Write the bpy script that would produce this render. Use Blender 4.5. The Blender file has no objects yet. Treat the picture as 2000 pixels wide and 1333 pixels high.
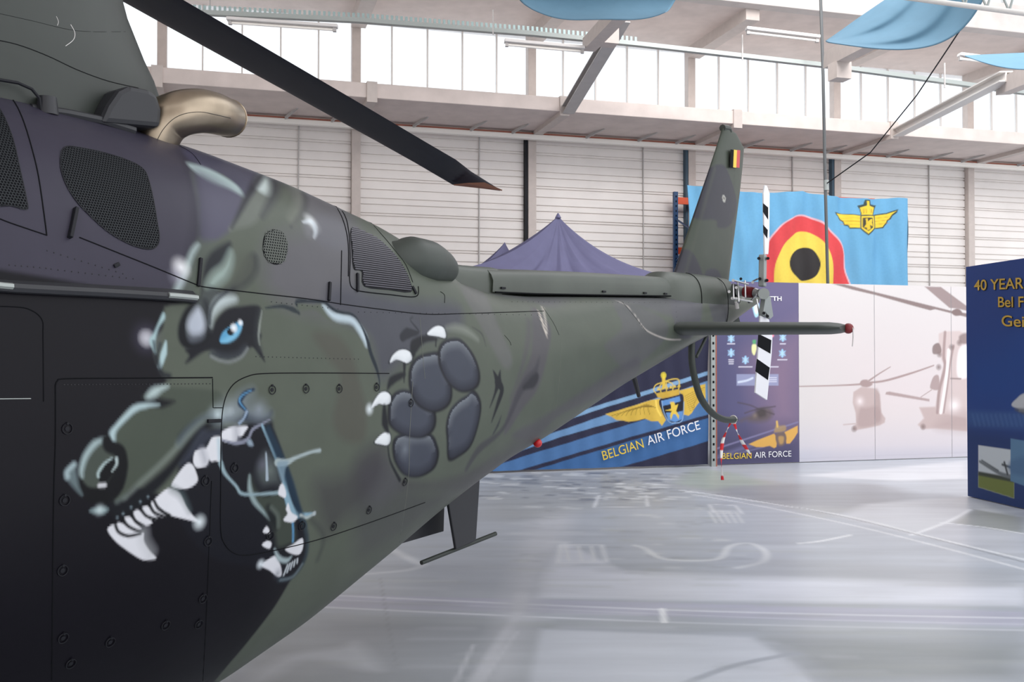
import bpy, bmesh, math, random
import numpy as np
from mathutils import Vector, Matrix
from mathutils.bvhtree import BVHTree
random.seed(4)
S = bpy.context.scene
COL = S.collection

# ------------------------------------------------------------------ camera
F = 1944.0                       # focal length in pixels of a 2000 px wide frame
CAM = Vector((0, 0, 1.6))
PITCH = math.atan(34 / F)
cd = bpy.data.cameras.new('camera'); cam = bpy.data.objects.new('camera', cd); COL.objects.link(cam)
cd.sensor_width = 36; cd.lens = 36 * F / 2000; cd.clip_end = 500; cd.clip_start = .05
cam.location = CAM; cam.rotation_euler = (math.pi / 2 + PITCH, 0, 0)
S.camera = cam
S.view_settings.view_transform = 'Standard'; S.view_settings.look = 'None'
S.view_settings.gamma = 1; S.view_settings.use_curve_mapping = False
S.view_settings.exposure = 0.0

# ------------------------------------------------------------------ daylight
W = bpy.data.worlds.new('daylight'); S.world = W; W.use_nodes = True
bg = W.node_tree.nodes['Background']
bg.inputs[0].default_value = (.95, .97, 1.0, 1); bg.inputs[1].default_value = 1.7

def area(name, loc, aim, sx, sy, power, color=(1, 1, 1)):
    l = bpy.data.lights.new(name, 'AREA'); l.shape = 'RECTANGLE'; l.size = sx; l.size_y = sy
    l.energy = power; l.color = color
    o = bpy.data.objects.new(name, l); COL.objects.link(o); o.location = loc
    o.rotation_euler = (Vector(aim) - Vector(loc)).to_track_quat('-Z', 'Y').to_euler()
    return o
area('skylight_over_apron', (5.5, 8.5, 9.6), (5.2, 9.2, 0), 6, 9, 150, (.93, .96, 1))
area('fill_light_by_the_wall', (1.5, 11.5, 9.8), (3.5, 20, 4.5), 16, 3, 1500, (1, .965, .94))  # added fill lamp that brightens the back wall, no known roof opening
area('hangar_door_daylight', (12, -6, 4.5), (3, 10, 1.5), 9, 6, 90, (.97, .98, 1))

# ------------------------------------------------------------------ photograph -> place
FW = Vector((0, math.cos(PITCH), math.sin(PITCH))); UP = Vector((0, -math.sin(PITCH), math.cos(PITCH)))
def ray(x, y): return FW + Vector((1, 0, 0)) * ((x - 1000) / F) + UP * ((666.5 - y) / F)
def on_plane(x, y, p, n):
    r = ray(x, y); n = Vector(n); return CAM + r * ((Vector(p) - CAM).dot(n) / r.dot(n))
def ground(x, y, z=0.0): return on_plane(x, y, (0, 0, z), (0, 0, 1))
SL = .285                                            # every wall of the hall runs along this slope
EW = Vector((1, SL, 0)).normalized(); NW = Vector((SL, -1, 0)).normalized()   # along / towards the camera
def on_wall(x, y, y0): return on_plane(x, y, (0, y0, 0), NW)
def at_depth(x, y, d): return CAM + ray(x, y) * d
AX = Vector((.602, .798, 0)).normalized(); NX = Vector((AX.y, -AX.x, 0)); H0 = Vector((-1.95, 3.5, 0))
def heli(s, w, z): return H0 + AX * s + NX * w + Vector((0, 0, z))
def on_w(x, y, w): return on_plane(x, y, H0 + NX * w, NX)
def on_s(x, y, s): return on_plane(x, y, H0 + AX * s, AX)
def hl(P):
    q = Vector(P) - H0; return q.dot(AX), q.dot(NX), P[2]

# ------------------------------------------------------------------ materials
def lin(c):
    if isinstance(c, str): c = [int(c[i:i + 2], 16) for i in (0, 2, 4)]
    return tuple(((v / 255) / 12.92 if v / 255 < .04045 else ((v / 255 + .055) / 1.055) ** 2.4) for v in c)
def mat(name, color=None, rough=.5, metal=0, attr=False, noise=0, nscale=8, bump=0, bscale=40, emit=None, spec=.5, coat=0, stretch=None):
    m = bpy.data.materials.new(name); m.use_nodes = True; nt = m.node_tree; b = nt.nodes['Principled BSDF']
    b.inputs['Roughness'].default_value = rough; b.inputs['Metallic'].default_value = metal
    b.inputs['Specular IOR Level'].default_value = spec; b.inputs['Coat Weight'].default_value = coat
    tc = nt.nodes.new('ShaderNodeTexCoord'); mp = nt.nodes.new('ShaderNodeMapping')
    nt.links.new(tc.outputs['Object'], mp.inputs[0])
    if stretch: mp.inputs['Scale'].default_value = stretch
    src = None
    if attr:
        a = nt.nodes.new('ShaderNodeAttribute'); a.attribute_name = 'Col'; src = a.outputs['Color']
    if noise:
        n = nt.nodes.new('ShaderNodeTexNoise'); n.inputs['Scale'].default_value = nscale; n.inputs['Detail'].default_value = 6
        nt.links.new(mp.outputs[0], n.inputs['Vector'])
        mr = nt.nodes.new('ShaderNodeMapRange'); mr.inputs[1].default_value = .3; mr.inputs[2].default_value = .7
        mr.inputs[3].default_value = 1 - noise; mr.inputs[4].default_value = 1 + noise
        nt.links.new(n.outputs['Fac'], mr.inputs[0])
        mx = nt.nodes.new('ShaderNodeVectorMath'); mx.operation = 'SCALE'
        if src: nt.links.new(src, mx.inputs[0])
        else: mx.inputs[0].default_value = lin(color)
        nt.links.new(mr.outputs[0], mx.inputs['Scale']); src = mx.outputs[0]
    if src: nt.links.new(src, b.inputs['Base Color'])
    else: b.inputs['Base Color'].default_value = (*lin(color), 1)
    if bump:
        n = nt.nodes.new('ShaderNodeTexNoise'); n.inputs['Scale'].default_value = bscale; n.inputs['Detail'].default_value = 4
        nt.links.new(mp.outputs[0], n.inputs['Vector'])
        bp = nt.nodes.new('ShaderNodeBump'); bp.inputs['Strength'].default_value = bump; bp.inputs['Distance'].default_value = .01
        nt.links.new(n.outputs['Fac'], bp.inputs['Height']); nt.links.new(bp.outputs[0], b.inputs['Normal'])
    if emit: b.inputs['Emission Color'].default_value = (*lin(color), 1); b.inputs['Emission Strength'].default_value = emit
    return m
M = {}
def mk(key, *a, **k): M[key] = mat(key, *a, **k)
mk('concrete', 'd6c9c3', .85, noise=.07, nscale=3, bump=.15)
mk('concrete_grey', 'c9c1bd', .85, noise=.08, nscale=3, bump=.15)
mk('cladding', 'e8e2de', .5, noise=.04, nscale=1.5)
mk('column_paint', 'c4b9b3', .6, noise=.05)
mk('steel_white', 'dcd8d4', .45)
mk('steel_grey', 'b4b0ae', .5, noise=.05)
mk('rust', '9a5b4a', .7, noise=.1)
mk('pipe_blue', '2f4a5c', .5)
mk('tray', '8fa3a3', .4, metal=.3)
mk('print', None, .6, attr=True)
mk('cloth', None, .85, attr=True, noise=.03, nscale=20)
mk('floor_print', None, .34, attr=True, noise=.10, nscale=2.2, spec=.45, stretch=(.35, 1.8, 1))
mk('paint', None, .38, attr=True, noise=.05, nscale=6, bump=.06, bscale=9, spec=.17)
mk('navy', '2c2d47', .8)
mk('tent_navy', '5f5e7e', .75, noise=.05, nscale=5)
mk('seam', '0d0e12', .7, spec=.1)
mk('black', '0b0c10', .7, spec=.1)
mk('dark', '16171d', .6, spec=.25)
mk('olive', '363c37', .5, noise=.06)
mk('olive_dark', '2c322d', .5, noise=.06)
mk('charcoal', '232429', .5, noise=.05)
mk('blade', '0d0e1c', .55, noise=.05, spec=.3)
mk('copper', '8a5232', .4, metal=.4)
mk('exhaust', 'a09280', .33, metal=1, noise=.15, nscale=9)
mk('metal', 'b8b8b8', .35, metal=.8)
mk('metal_grey', '9aa09e', .45, metal=.3)
mk('red', 'c01820', .35)
mk('dark_red', '7a1c22', .5)
mk('white', 'e8e8ec', .4)
mk('off_white', 'd8d4d2', .5)
mk('rack_blue', '22456e', .4)
mk('rack_orange', 'd8552c', .4)
mk('blue_cloth', '587c92', .85, noise=.04)
mk('board_blue', '1f3f86', .45)
mk('gold', 'c4a040', .5)
mk('yellow', 'e2c23a', .5)
mk('lamp_tube', 'f4efe8', .4)
mk('cable', '55585a', .5)
mk('grey_slab', 'b9b3b0', .9, noise=.05)

# ------------------------------------------------------------------ mesh builder
class MB:
    def __init__(s): s.v = []; s.f = []
    def add(s, vs, fs):
        k = len(s.v); s.v += [tuple(v) for v in vs]; s.f += [tuple(i + k for i in f) for f in fs]; return s
    def box(s, o, ax, ay, az, taper=1):       # centre + three half-vectors
        o, ax, ay, az = map(Vector, (o, ax, ay, az)); vs = []
        for k in (-1, 1):
            t = taper if k > 0 else 1
            for i, j in ((-1, -1), (1, -1), (1, 1), (-1, 1)): vs.append(o + ax * i * t + ay * j * t + az * k)
        return s.add(vs, [(3, 2, 1, 0), (4, 5, 6, 7), (0, 1, 5, 4), (1, 2, 6, 5), (2, 3, 7, 6), (3, 0, 4, 7)])
    def beam(s, p, q, w, h, up=(0, 0, 1)):
        p, q = Vector(p), Vector(q); d = (q - p); c = (p + q) / 2; u = Vector(up)
        sx = d.cross(u).normalized(); uz = sx.cross(d).normalized()
        return s.box(c, sx * w / 2, d / 2, uz * h / 2)
    def tube(s, pts, r, n=10, cap=True, flat=None):
        pts = [Vector(p) for p in pts]; rs = r if isinstance(r, (list, tuple)) else [r] * len(pts)
        t0 = (pts[1] - pts[0]).normalized(); u = t0.orthogonal().normalized(); vs = []; fs = []
        for i, p in enumerate(pts):
            t = (pts[min(i + 1, len(pts) - 1)] - pts[max(i - 1, 0)]).normalized()
            u = (u - t * u.dot(t)).normalized(); w = t.cross(u)
            for k in range(n):
                a = 2 * math.pi * k / n; vs.append(p + (u * math.cos(a) + w * math.sin(a)) * rs[i])
        for i in range(len(pts) - 1):
            for k in range(n): fs.append((i * n + k, i * n + (k + 1) % n, (i + 1) * n + (k + 1) % n, (i + 1) * n + k))
        if cap: fs += [tuple(range(n))[::-1], tuple(range((len(pts) - 1) * n, len(pts) * n))]
        return s.add(vs, fs)
    def cyl(s, p, q, r, n=16, r2=None): return s.tube([p, q], [r, r if r2 is None else r2], n)
    def torus(s, c, nrm, R, r, n=16, m=6):
        c, nrm = Vector(c), Vector(nrm).normalized(); u = nrm.orthogonal().normalized(); w = nrm.cross(u); vs = []; fs = []
        for i in range(n):
            a = 2 * math.pi * i / n; d = u * math.cos(a) + w * math.sin(a)
            for j in range(m):
                b = 2 * math.pi * j / m; vs.append(c + d * (R + r * math.cos(b)) + nrm * r * math.sin(b))
        for i in range(n):
            for j in range(m): fs.append((i * m + j, ((i + 1) % n) * m + j, ((i + 1) % n) * m + (j + 1) % m, i * m + (j + 1) % m))
        return s.add(vs, fs)
    def grid(s, P):                             # P[i][j] points
        n, m = len(P), len(P[0])
        return s.add([p for row in P for p in row], [(i * m + j, i * m + j + 1, (i + 1) * m + j + 1, (i + 1) * m + j) for i in range(n - 1) for j in range(m - 1)])
    def prism(s, pts, d):                       # outline extruded by vector d, both ends closed
        pts = [Vector(p) for p in pts]; d = Vector(d); n = len(pts)
        return s.add(pts + [p + d for p in pts], [tuple(range(n))[::-1], tuple(range(n, 2 * n))] + [(i, (i + 1) % n, n + (i + 1) % n, n + i) for i in range(n)])
    def ball(s, c, r, n=12, m=8, sc=(1, 1, 1)):
        vs = []; fs = []
        for i in range(m + 1):
            a = math.pi * i / m
            for k in range(n):
                b = 2 * math.pi * k / n; vs.append(Vector(c) + Vector((r * sc[0] * math.sin(a) * math.cos(b), r * sc[1] * math.sin(a) * math.sin(b), r * sc[2] * math.cos(a))))
        for i in range(m):
            for k in range(n): fs.append((i * n + k, (i + 1) * n + k, (i + 1) * n + (k + 1) % n, i * n + (k + 1) % n))
        return s.add(vs, fs)
    def build(s, name, m, parent=None, smooth=False, bevel=0, kind=None, fixn=True):
        me = bpy.data.meshes.new(name); me.from_pydata(s.v, [], s.f)
        if fixn:
            bm = bmesh.new(); bm.from_mesh(me); bmesh.ops.remove_doubles(bm, verts=bm.verts, dist=1e-5)
            bmesh.ops.recalc_face_normals(bm, faces=bm.faces); bm.to_mesh(me); bm.free()
        me.materials.append(M[m] if isinstance(m, str) else m)
        o = bpy.data.objects.new(name, me); COL.objects.link(o)
        if parent: attach(o, parent)
        if smooth: shade(me)
        if bevel:
            b = o.modifiers.new('bevel', 'BEVEL'); b.width = bevel; b.segments = 2; b.limit_method = 'ANGLE'
        if kind: o['kind'] = kind
        return o
def shade(me, ang=40):
    me.shade_smooth()
    try: me.set_sharp_from_angle(angle=math.radians(ang))
    except Exception: pass
def attach(o, parent):
    o.parent = parent; o.matrix_parent_inverse = world_of(parent).inverted()
def world_of(o):
    return o.matrix_basis.copy() if o.parent is None else world_of(o.parent) @ o.matrix_parent_inverse @ o.matrix_basis
def thing(name, label, cat, loc, group=None):
    o = bpy.data.objects.new(name, None); COL.objects.link(o); o.location = loc
    o['label'] = label; o['category'] = cat
    if group: o['group'] = group
    return o
def tag(o, label, cat, group=None):
    o['label'] = label; o['category'] = cat
    if group: o['group'] = group
    return o
def struct(o): o['kind'] = 'structure'; return o

# ------------------------------------------------------------------ flat print and paint, given as colours on the points of a fine grid
def smooth_poly(pts, closed=True, k=6):
    P = np.array(pts, float); n = len(P); out = []
    rng = range(n) if closed else range(n - 1)
    for i in rng:
        if closed: p0, p1, p2, p3 = P[(i - 1) % n], P[i], P[(i + 1) % n], P[(i + 2) % n]
        else: p0, p1, p2, p3 = P[max(i - 1, 0)], P[i], P[i + 1], P[min(i + 2, n - 1)]
        for j in range(k):
            t = j / k
            out.append(.5 * ((2 * p1) + (-p0 + p2) * t + (2 * p0 - 5 * p1 + 4 * p2 - p3) * t * t + (-p0 + 3 * p1 - 3 * p2 + p3) * t ** 3))
    if not closed: out.append(P[-1])
    return np.array(out)
class Art:
    """layers of paint laid over points (x, y) of a surface's own two coordinates"""
    def __init__(s, xy, base, conv): s.xy = xy; s.c = np.tile(np.array(lin(base)), (len(xy), 1)) if not isinstance(base, np.ndarray) else base; s.conv = conv; s.mask = None
    def _blend(s, idx, a, color):
        if s.mask is not None: a = a * s.mask[idx]
        s.c[idx] = s.c[idx] * (1 - a[:, None]) + np.array(lin(color)) * a[:, None]
    def _near(s, P, pad):
        lo = P.min(0) - pad; hi = P.max(0) + pad; x = s.xy
        return np.nonzero((x[:, 0] > lo[0]) & (x[:, 0] < hi[0]) & (x[:, 1] > lo[1]) & (x[:, 1] < hi[1]))[0]
    def _seg(s, q, A, B, wa=None, wb=None):
        best = np.full(len(q), 1e9)
        for i in range(len(A)):
            d = B[i] - A[i]; L = d @ d + 1e-12; t = np.clip(((q - A[i]) @ d) / L, 0, 1)
            e = np.hypot(q[:, 0] - A[i][0] - t * d[0], q[:, 1] - A[i][1] - t * d[1])
            if wa is not None: e = e - (wa[i] * (1 - t) + wb[i] * t)
            best = np.minimum(best, e)
        return best
    def poly(s, pts, color, blur=.004, alpha=1, sm=True, side=None, clip=None):
        P = s.conv(smooth_poly(pts) if sm else densify(pts)); idx = s._near(P, blur * 1.5)
        if not len(idx): return
        q = s.xy[idx]; A, B = P, np.roll(P, -1, 0); ins = np.zeros(len(q), bool)
        for a, b in zip(A, B):
            c = (a[1] > q[:, 1]) != (b[1] > q[:, 1])
            with np.errstate(divide='ignore', invalid='ignore'):
                ins ^= c & (q[:, 0] < (b[0] - a[0]) * (q[:, 1] - a[1]) / (b[1] - a[1] + 1e-15) + a[0])
        d = s._seg(q, A, B); d = np.where(ins, -d, d)
        s._blend(idx, np.clip(.5 - d / (2 * blur), 0, 1) * alpha, color)
    def rim(s, pts, color, depth, alpha=1, light=(-.5, 1), edge=.003, sm=True):
        """airbrushed rim inside a closed shape, on the flank that looks along `light`"""
        P = s.conv(smooth_poly(pts) if sm else densify(pts)); idx = s._near(P, .01)
        if not len(idx): return
        q = s.xy[idx]; A, B = P, np.roll(P, -1, 0); ins = np.zeros(len(q), bool)
        for a, b in zip(A, B):
            c = (a[1] > q[:, 1]) != (b[1] > q[:, 1])
            ins ^= c & (q[:, 0] < (b[0] - a[0]) * (q[:, 1] - a[1]) / (b[1] - a[1] + 1e-15) + a[0])
        ar = np.sum(A[:, 0] * B[:, 1] - B[:, 0] * A[:, 1]); best = np.full(len(q), 1e9); wt = np.zeros(len(q))
        l = np.array(light, float); l /= np.hypot(*l)
        for a, b in zip(A, B):
            d = b - a; L = d @ d + 1e-12; t = np.clip(((q - a) @ d) / L, 0, 1); e = np.hypot(q[:, 0] - a[0] - t * d[0], q[:, 1] - a[1] - t * d[1])
            nn = np.array([d[1], -d[0]]) / math.sqrt(L) * (1 if ar > 0 else -1); k = max(0, nn @ l) ** .7
            m = e < best; best[m] = e[m]; wt[m] = k
        s._blend(idx, np.where(ins, np.clip(1 - best / depth, 0, 1) ** 1.4 * wt, 0) * alpha, color)
    def line(s, pts, color, width, blur=.003, alpha=1, sm=True):
        P = s.conv(smooth_poly(pts, False) if sm else densify(pts, False))
        w = np.interp(np.linspace(0, 1, len(P)), np.linspace(0, 1, len(width)), width) if isinstance(width, (list, tuple)) else np.full(len(P), width)
        w = w / 2; idx = s._near(P, w.max() + blur * 1.5)
        if not len(idx): return
        d = s._seg(s.xy[idx], P[:-1], P[1:], w[:-1], w[1:])
        s._blend(idx, np.clip(.5 - d / (2 * blur), 0, 1) * alpha, color)
    def glow(s, p, r, color, alpha=1, pw=2):
        P = s.conv(np.array([p], float)); idx = s._near(P, r); q = s.xy[idx] - P[0]
        d = np.hypot(q[:, 0], q[:, 1]); s._blend(idx, np.clip(1 - d / r, 0, 1) ** pw * alpha, color)
def densify(pts, closed=True, k=4):
    P = np.array(pts, float); n = len(P); out = []
    for i in range(n if closed else n - 1):
        a, b = P[i], P[(i + 1) % n]
        for j in range(k): out.append(a + (b - a) * j / k)
    if not closed: out.append(P[-1])
    return np.array(out)
def set_col(me, c):
    at = me.color_attributes.new('Col', 'FLOAT_COLOR', 'POINT')
    at.data.foreach_set('color', np.hstack([c, np.ones((len(c), 1))]).astype(np.float32).ravel())
def grid_mesh(name, P, m, colors=None, smooth=True, flip=False, extra=None):
    """P: array (n, k, 3)"""
    n, k = P.shape[:2]; i, j = np.meshgrid(np.arange(n - 1), np.arange(k - 1), indexing='ij')
    q = np.stack([i * k + j, i * k + j + 1, (i + 1) * k + j + 1, (i + 1) * k + j], -1).reshape(-1, 4)
    if flip: q = q[:, ::-1]
    me = bpy.data.meshes.new(name); me.vertices.add(n * k); me.vertices.foreach_set('co', P.astype(np.float32).ravel())
    me.loops.add(q.size); me.loops.foreach_set('vertex_index', q.astype(np.int32).ravel())
    me.polygons.add(len(q)); me.polygons.foreach_set('loop_start', np.arange(0, q.size, 4, dtype=np.int32))
    me.polygons.foreach_set('loop_total', np.full(len(q), 4, dtype=np.int32)); me.update(); me.validate()
    me.materials.append(M[m])
    if colors is not None: set_col(me, colors)
    if smooth: me.shade_smooth()
    o = bpy.data.objects.new(name, me); COL.objects.link(o); return o
def glyphs(body, bold):
    c = bpy.data.curves.new('t', 'FONT'); c.body = body; c.size = 1; c.offset = bold
    t = bpy.data.objects.new('t', c); COL.objects.link(t); bpy.context.view_layer.update()
    me = bpy.data.meshes.new_from_object(t.evaluated_get(bpy.context.evaluated_depsgraph_get()))
    bpy.data.objects.remove(t)
    co = np.zeros(len(me.vertices) * 3); me.vertices.foreach_get('co', co); co = co.reshape(-1, 3); co[:, 0] -= co[:, 0].min()
    return me, co
def text(name, body, m, origin, right, up, size, parent, thick=.002, fit=None, bold=0):
    """letters standing on a plane, a piece for each word: origin = left end of the baseline"""
    full = glyphs(body, bold)[1][:, 0].max(); sy = size / .70; sx = sy if fit is None else fit / full
    R = Vector(right).normalized(); U = Vector(up).normalized(); N = R.cross(U); words = body.split(' ')
    for i, w in enumerate(words):
        x0 = full - glyphs(' '.join(words[i:]), bold)[1][:, 0].max()
        me, co = glyphs(w, bold); me.name = name
        out = np.array([tuple(Vector(origin) + R * ((a + x0) * sx) + U * (b * sy) + N * thick) for a, b, _ in co])
        me.vertices.foreach_set('co', out.astype(np.float32).ravel()); me.update()
        me.materials.clear(); me.materials.append(M[m])
        o = bpy.data.objects.new(name, me); COL.objects.link(o)
        if parent: attach(o, parent)

# ================================================================== THE HALL
Y0 = 20.0
def wp(u, d, z): return Vector((0, Y0, 0)) + EW * u + NW * d + Vector((0, 0, z))     # along the wall, out from it, up
def ofs(y0): return (Y0 - y0) * abs(NW.y)                                             # distance from the back wall of a parallel plane
def wbox(mb, u0, u1, d0, d1, z0, z1):
    return mb.box(wp((u0 + u1) / 2, (d0 + d1) / 2, (z0 + z1) / 2), EW * (u1 - u0) / 2, NW * (d1 - d0) / 2, (0, 0, (z1 - z0) / 2))
CU = [1.04 * (.383 + 3.4 * k) for k in range(-5, 8)]                                  # column centres
U0, U1 = CU[0] - .3, CU[-1] + .3
Z_R, Z_S, Z_T = 6.12, 6.40, 8.18                                                       # rail, sill, slab

# floor with the printed aerial view
ys = [1.2 + .25 * k for k in range(12)]
yy = 1333.0
while yy > 868: ys.append(1.6 * F / (yy - 700)); yy -= 1.7
ys += [16.5, 18, 21, 26]
ys = np.array(sorted(y for y in ys)); xs = np.concatenate([np.arange(-14, -4, 1.0), np.arange(-4, 8.6, .021), np.arange(8.7, 20, 1)])
GX, GY = np.meshgrid(xs, ys, indexing='ij')
P = np.stack([GX, GY, np.zeros_like(GX)], -1)
def gconv(p): return np.array([tuple(ground(x, y))[:2] for x, y in p])
fa = Art(np.stack([GX.ravel(), GY.ravel()], -1), 'aeb3bb', gconv)
def fp(pts, c, blur=.02, alpha=.85, sm=False): fa.poly(pts, c, blur, alpha, sm)
def fl(pts, c, w, blur=.012, alpha=.85, sm=True): fa.line(pts, c, w, blur, alpha, sm)
fp([(400, 1333), (640, 1180), (2000, 1200), (2000, 1400), (400, 1400)], 'a9aeb6', .3)
fp([(1070, 1110), (2000, 1140), (2000, 1185), (1050, 1168)], 'd3d6de', .05)                 # runway light field
fp([(1060, 1125), (1100, 1060), (1250, 1130), (2000, 1142), (2000, 1180), (1062, 1166)], 'd0d3dc', .04, .8)
fp([(590, 1160), (2000, 1196), (2000, 1224), (560, 1184)], 'b2b3c2', .02, .9)
for off in (0, 24): fl([(575, 1160 + off), (1100, 1184 + off), (1500, 1198 + off), (2100, 1210 + off)], 'd9dbe2', .035)
fl([(650, 1172), (1500, 1208), (2100, 1222)], 'c9cbd4', .02)
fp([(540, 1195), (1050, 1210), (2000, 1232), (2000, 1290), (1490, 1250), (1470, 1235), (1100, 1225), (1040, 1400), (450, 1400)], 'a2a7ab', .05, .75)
fp([(1055, 1229), (1470, 1246), (1560, 1300), (1640, 1400), (1020, 1400)], 'c3c7cf', .03, .9)
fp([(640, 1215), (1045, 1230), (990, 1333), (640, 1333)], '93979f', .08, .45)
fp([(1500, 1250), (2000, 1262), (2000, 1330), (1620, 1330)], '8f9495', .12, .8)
fl([(1345, 1333), (1430, 1302), (1535, 1280), (1560, 1278)], '9ba0a8', .05)
fp([(480, 1333), (560, 1282), (660, 1266), (700, 1256), (740, 1300), (730, 1312), (600, 1290), (520, 1333)], 'bfc3ca', .06, .8, True)
fl([(1020, 1160), (1010, 1200), (985, 1240), (930, 1333)], 'c4c6cd', [.10, .05, .08], .02)
fl([(1085, 1000), (1060, 1060), (1035, 1120), (1010, 1200), (975, 1333)], 'c3c5cb', [.45, .25, .15], .1, .7)
fl([(940, 1333), (1010, 1235)], 'c4c6cc', .025); fl([(890, 1333), (925, 1260)], 'c4c6cc', .02)
fl([(748, 1066), (810, 1097), (825, 1105), (790, 1115), (690, 1124)], 'ced1d6', [.09, .07, .05], .03)
fl([(743, 1130), (760, 1230), (775, 1300)], '8e9197', .012, .008, .6)
fp([(950, 930), (1210, 918), (1300, 930), (1330, 985), (1130, 1000), (1000, 1020), (930, 1010)], '9d9fa0', .25, .7)
fp([(1090, 975), (1140, 965), (1180, 975), (1140, 985)], '8a8c90', .1, .7)
rr = random.Random(11)
for k in range(150):                                                                        # tangle of streets and roofs near the tent
    x = rr.uniform(930, 1360); y = rr.uniform(922, 975); a = rr.uniform(8, 42); h = rr.uniform(1.5, 5)
    fp([(x, y), (x + a, y + h * .3), (x + a * .9, y + h), (x - 4, y + h * .8)], rr.choice(['7f8288', 'cfd2d4', 'd7dadb', '989a9c', 'b3b5b4', '6f7278']), .03, .8)
for k in range(70):
    x = rr.uniform(960, 1450); y = rr.uniform(975, 1120); a = rr.uniform(6, 40); h = rr.uniform(1, 5)
    fp([(x, y), (x + a, y + h * .3), (x + a * .9, y + h), (x - 6, y + h * .8)], rr.choice(['8e9196', 'c9cccd', 'd2d5d7', 'a2a6a4', '9ea1a8']), .05, .55)
for k in range(80):
    x = rr.uniform(640, 2000); y = rr.uniform(985, 1333); a = rr.uniform(40, 260); h = rr.uniform(1.5, 7)
    fp([(x, y), (x + a, y + h * .4), (x + a, y + h), (x - 10, y + h * .7)], rr.choice(['9ea3a6', 'bfc3c8', 'a9ada9', 'c8cbd2']), .05, .4)
for pts in ([(1170, 968), (1262, 968), (1265, 990), (1160, 992)], [(1385, 985), (1395, 1002), (1450, 1004), (1436, 988)], [(1095, 1065), (1175, 1065), (1185, 1098), (1090, 1100)]):
    fl(pts + [pts[0]], 'd8dadd', .035, .02, .8, False)
for x in (1105, 1130, 1155): fl([(x, 1068), (x + 6, 1096)], 'd4d6d8', .03, .015, .8, False)
for x in range(1385, 1450, 13): fl([(x, 1000), (x + 14, 1022)], 'c9ccce', .03, .015, .8, False)
for c in ((1250, 1090), (1400, 1075)): pass
fl([(1240, 1066), (1260, 1072), (1300, 1093), (1400, 1093), (1425, 1068), (1465, 1062), (1495, 1078), (1490, 1098), (1440, 1110)], 'd0d3d6', .06, .02)
fl([(1560, 1062), (1600, 1058), (1660, 1046)], 'e0e2e5', .05)
fp([(1320, 925), (1480, 935), (1640, 960), (1790, 985), (1600, 1010), (1500, 985), (1300, 950)], 'a8a9aa', .12, .8)
fp([(1360, 915), (1440, 925), (1520, 952), (1400, 960), (1320, 945)], 'a3ada0', .12, .7)
fp([(1400, 955), (1560, 945), (1720, 948), (1790, 975), (1660, 992), (1480, 978)], '94969c', .15, .8, True)
fp([(1690, 985), (1890, 970), (1960, 1005), (1780, 1045), (1640, 1010)], 'c9cbd0', .08, .8)
fp([(1860, 1022), (1900, 995), (2000, 1012), (2000, 1045)], '929593', .05, .85)
fp([(1850, 1023), (2000, 1043), (2000, 1090), (1790, 1046)], 'b9bbc2', .04, .7)
fl([(1895, 996), (1850, 1020), (1780, 1046)], 'e2e4e8', .045)
fl([(1840, 1022), (1920, 1030), (2010, 1045)], 'dfe1e5', .04)
fl([(1330, 958), (1480, 980), (1660, 1010), (1820, 1050), (2020, 1098)], 'd9dbde', [.07, .06, .05])
fl([(1350, 966), (1500, 992), (1680, 1030), (1860, 1075), (2020, 1118)], 'd2d4d8', .05)
fl([(1400, 965), (1600, 1000), (1800, 1047), (2020, 1104)], '8d9095', .03)
fp([(1180, 1115), (1400, 1125), (2000, 1150), (2000, 1120), (1500, 1090), (1440, 1112)], 'a5a8ad', .12, .6)
fp([(1560, 930), (1890, 900), (1890, 935), (1760, 940)], 'd8d9de', .1, .7)  # bright reflection before the display wall, painted into the floor colour
fl([(1293, 1190), (1298, 1216)], 'eef0f2', .04)
floor = grid_mesh('floor', P, 'floor_print', fa.c, smooth=False); struct(floor)

# back wall: profiled cladding between columns, each bay's sheet a piece of its own
wall = wbox(MB(), U0, U1, -.16, -.10, 0, Z_T + .1)
wall = struct(wbox(MB(), U0, U1, -.16, -.10, 0, Z_R).build('wall_back', 'grey_slab'))
def cladding(u0, u1):
    m = MB(); prof = []; z = 2.0; k = 0
    while z < Z_R:
        step = [.17, .17, .05, .17, .12][k % 5]; z2 = min(z + step, Z_R)
        prof += [(.0, z), (.0, z2 - .03), (-.035, z2 - .024), (-.035, z2)]; z = z2; k += 1
    m.grid([[wp(u, d - .02, zz) for d, zz in prof] for u in (u0, (u0 + u1) / 2, u1)])
    return m
for a, b in zip(CU[:-1], CU[1:]):
    cladding(a + .09, b - .09).build('cladding_sheet', 'cladding', wall, fixn=False)
    wbox(MB(), (a + b) / 2 + .68, (a + b) / 2 + .70, -.02, .012, 2, Z_R).build('sheet_joint', 'steel_grey', wall)
wbox(MB(), CU[9] - .3, CU[10] + 2, -.01, .03, 4.02, 4.09).build('wall_rail', 'steel_grey', wall)
for i, u in enumerate(CU):
    c = struct(wbox(MB(), u - .085, u + .085, -.1, .10, 0, Z_T).build('wall_column', 'column_paint', bevel=.008))
    c['label'] = 'vertical hangar wall column'
    if i in (5, 6, 7): struct(wbox(MB(), u - .15, u - .095, -.02, .10, 0, Z_R).build('wall_downpipe_and_edge', 'pipe_blue' if i > 5 else 'dark'))  # blue ones are downpipes, the dark one is only the column's dark side
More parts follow.
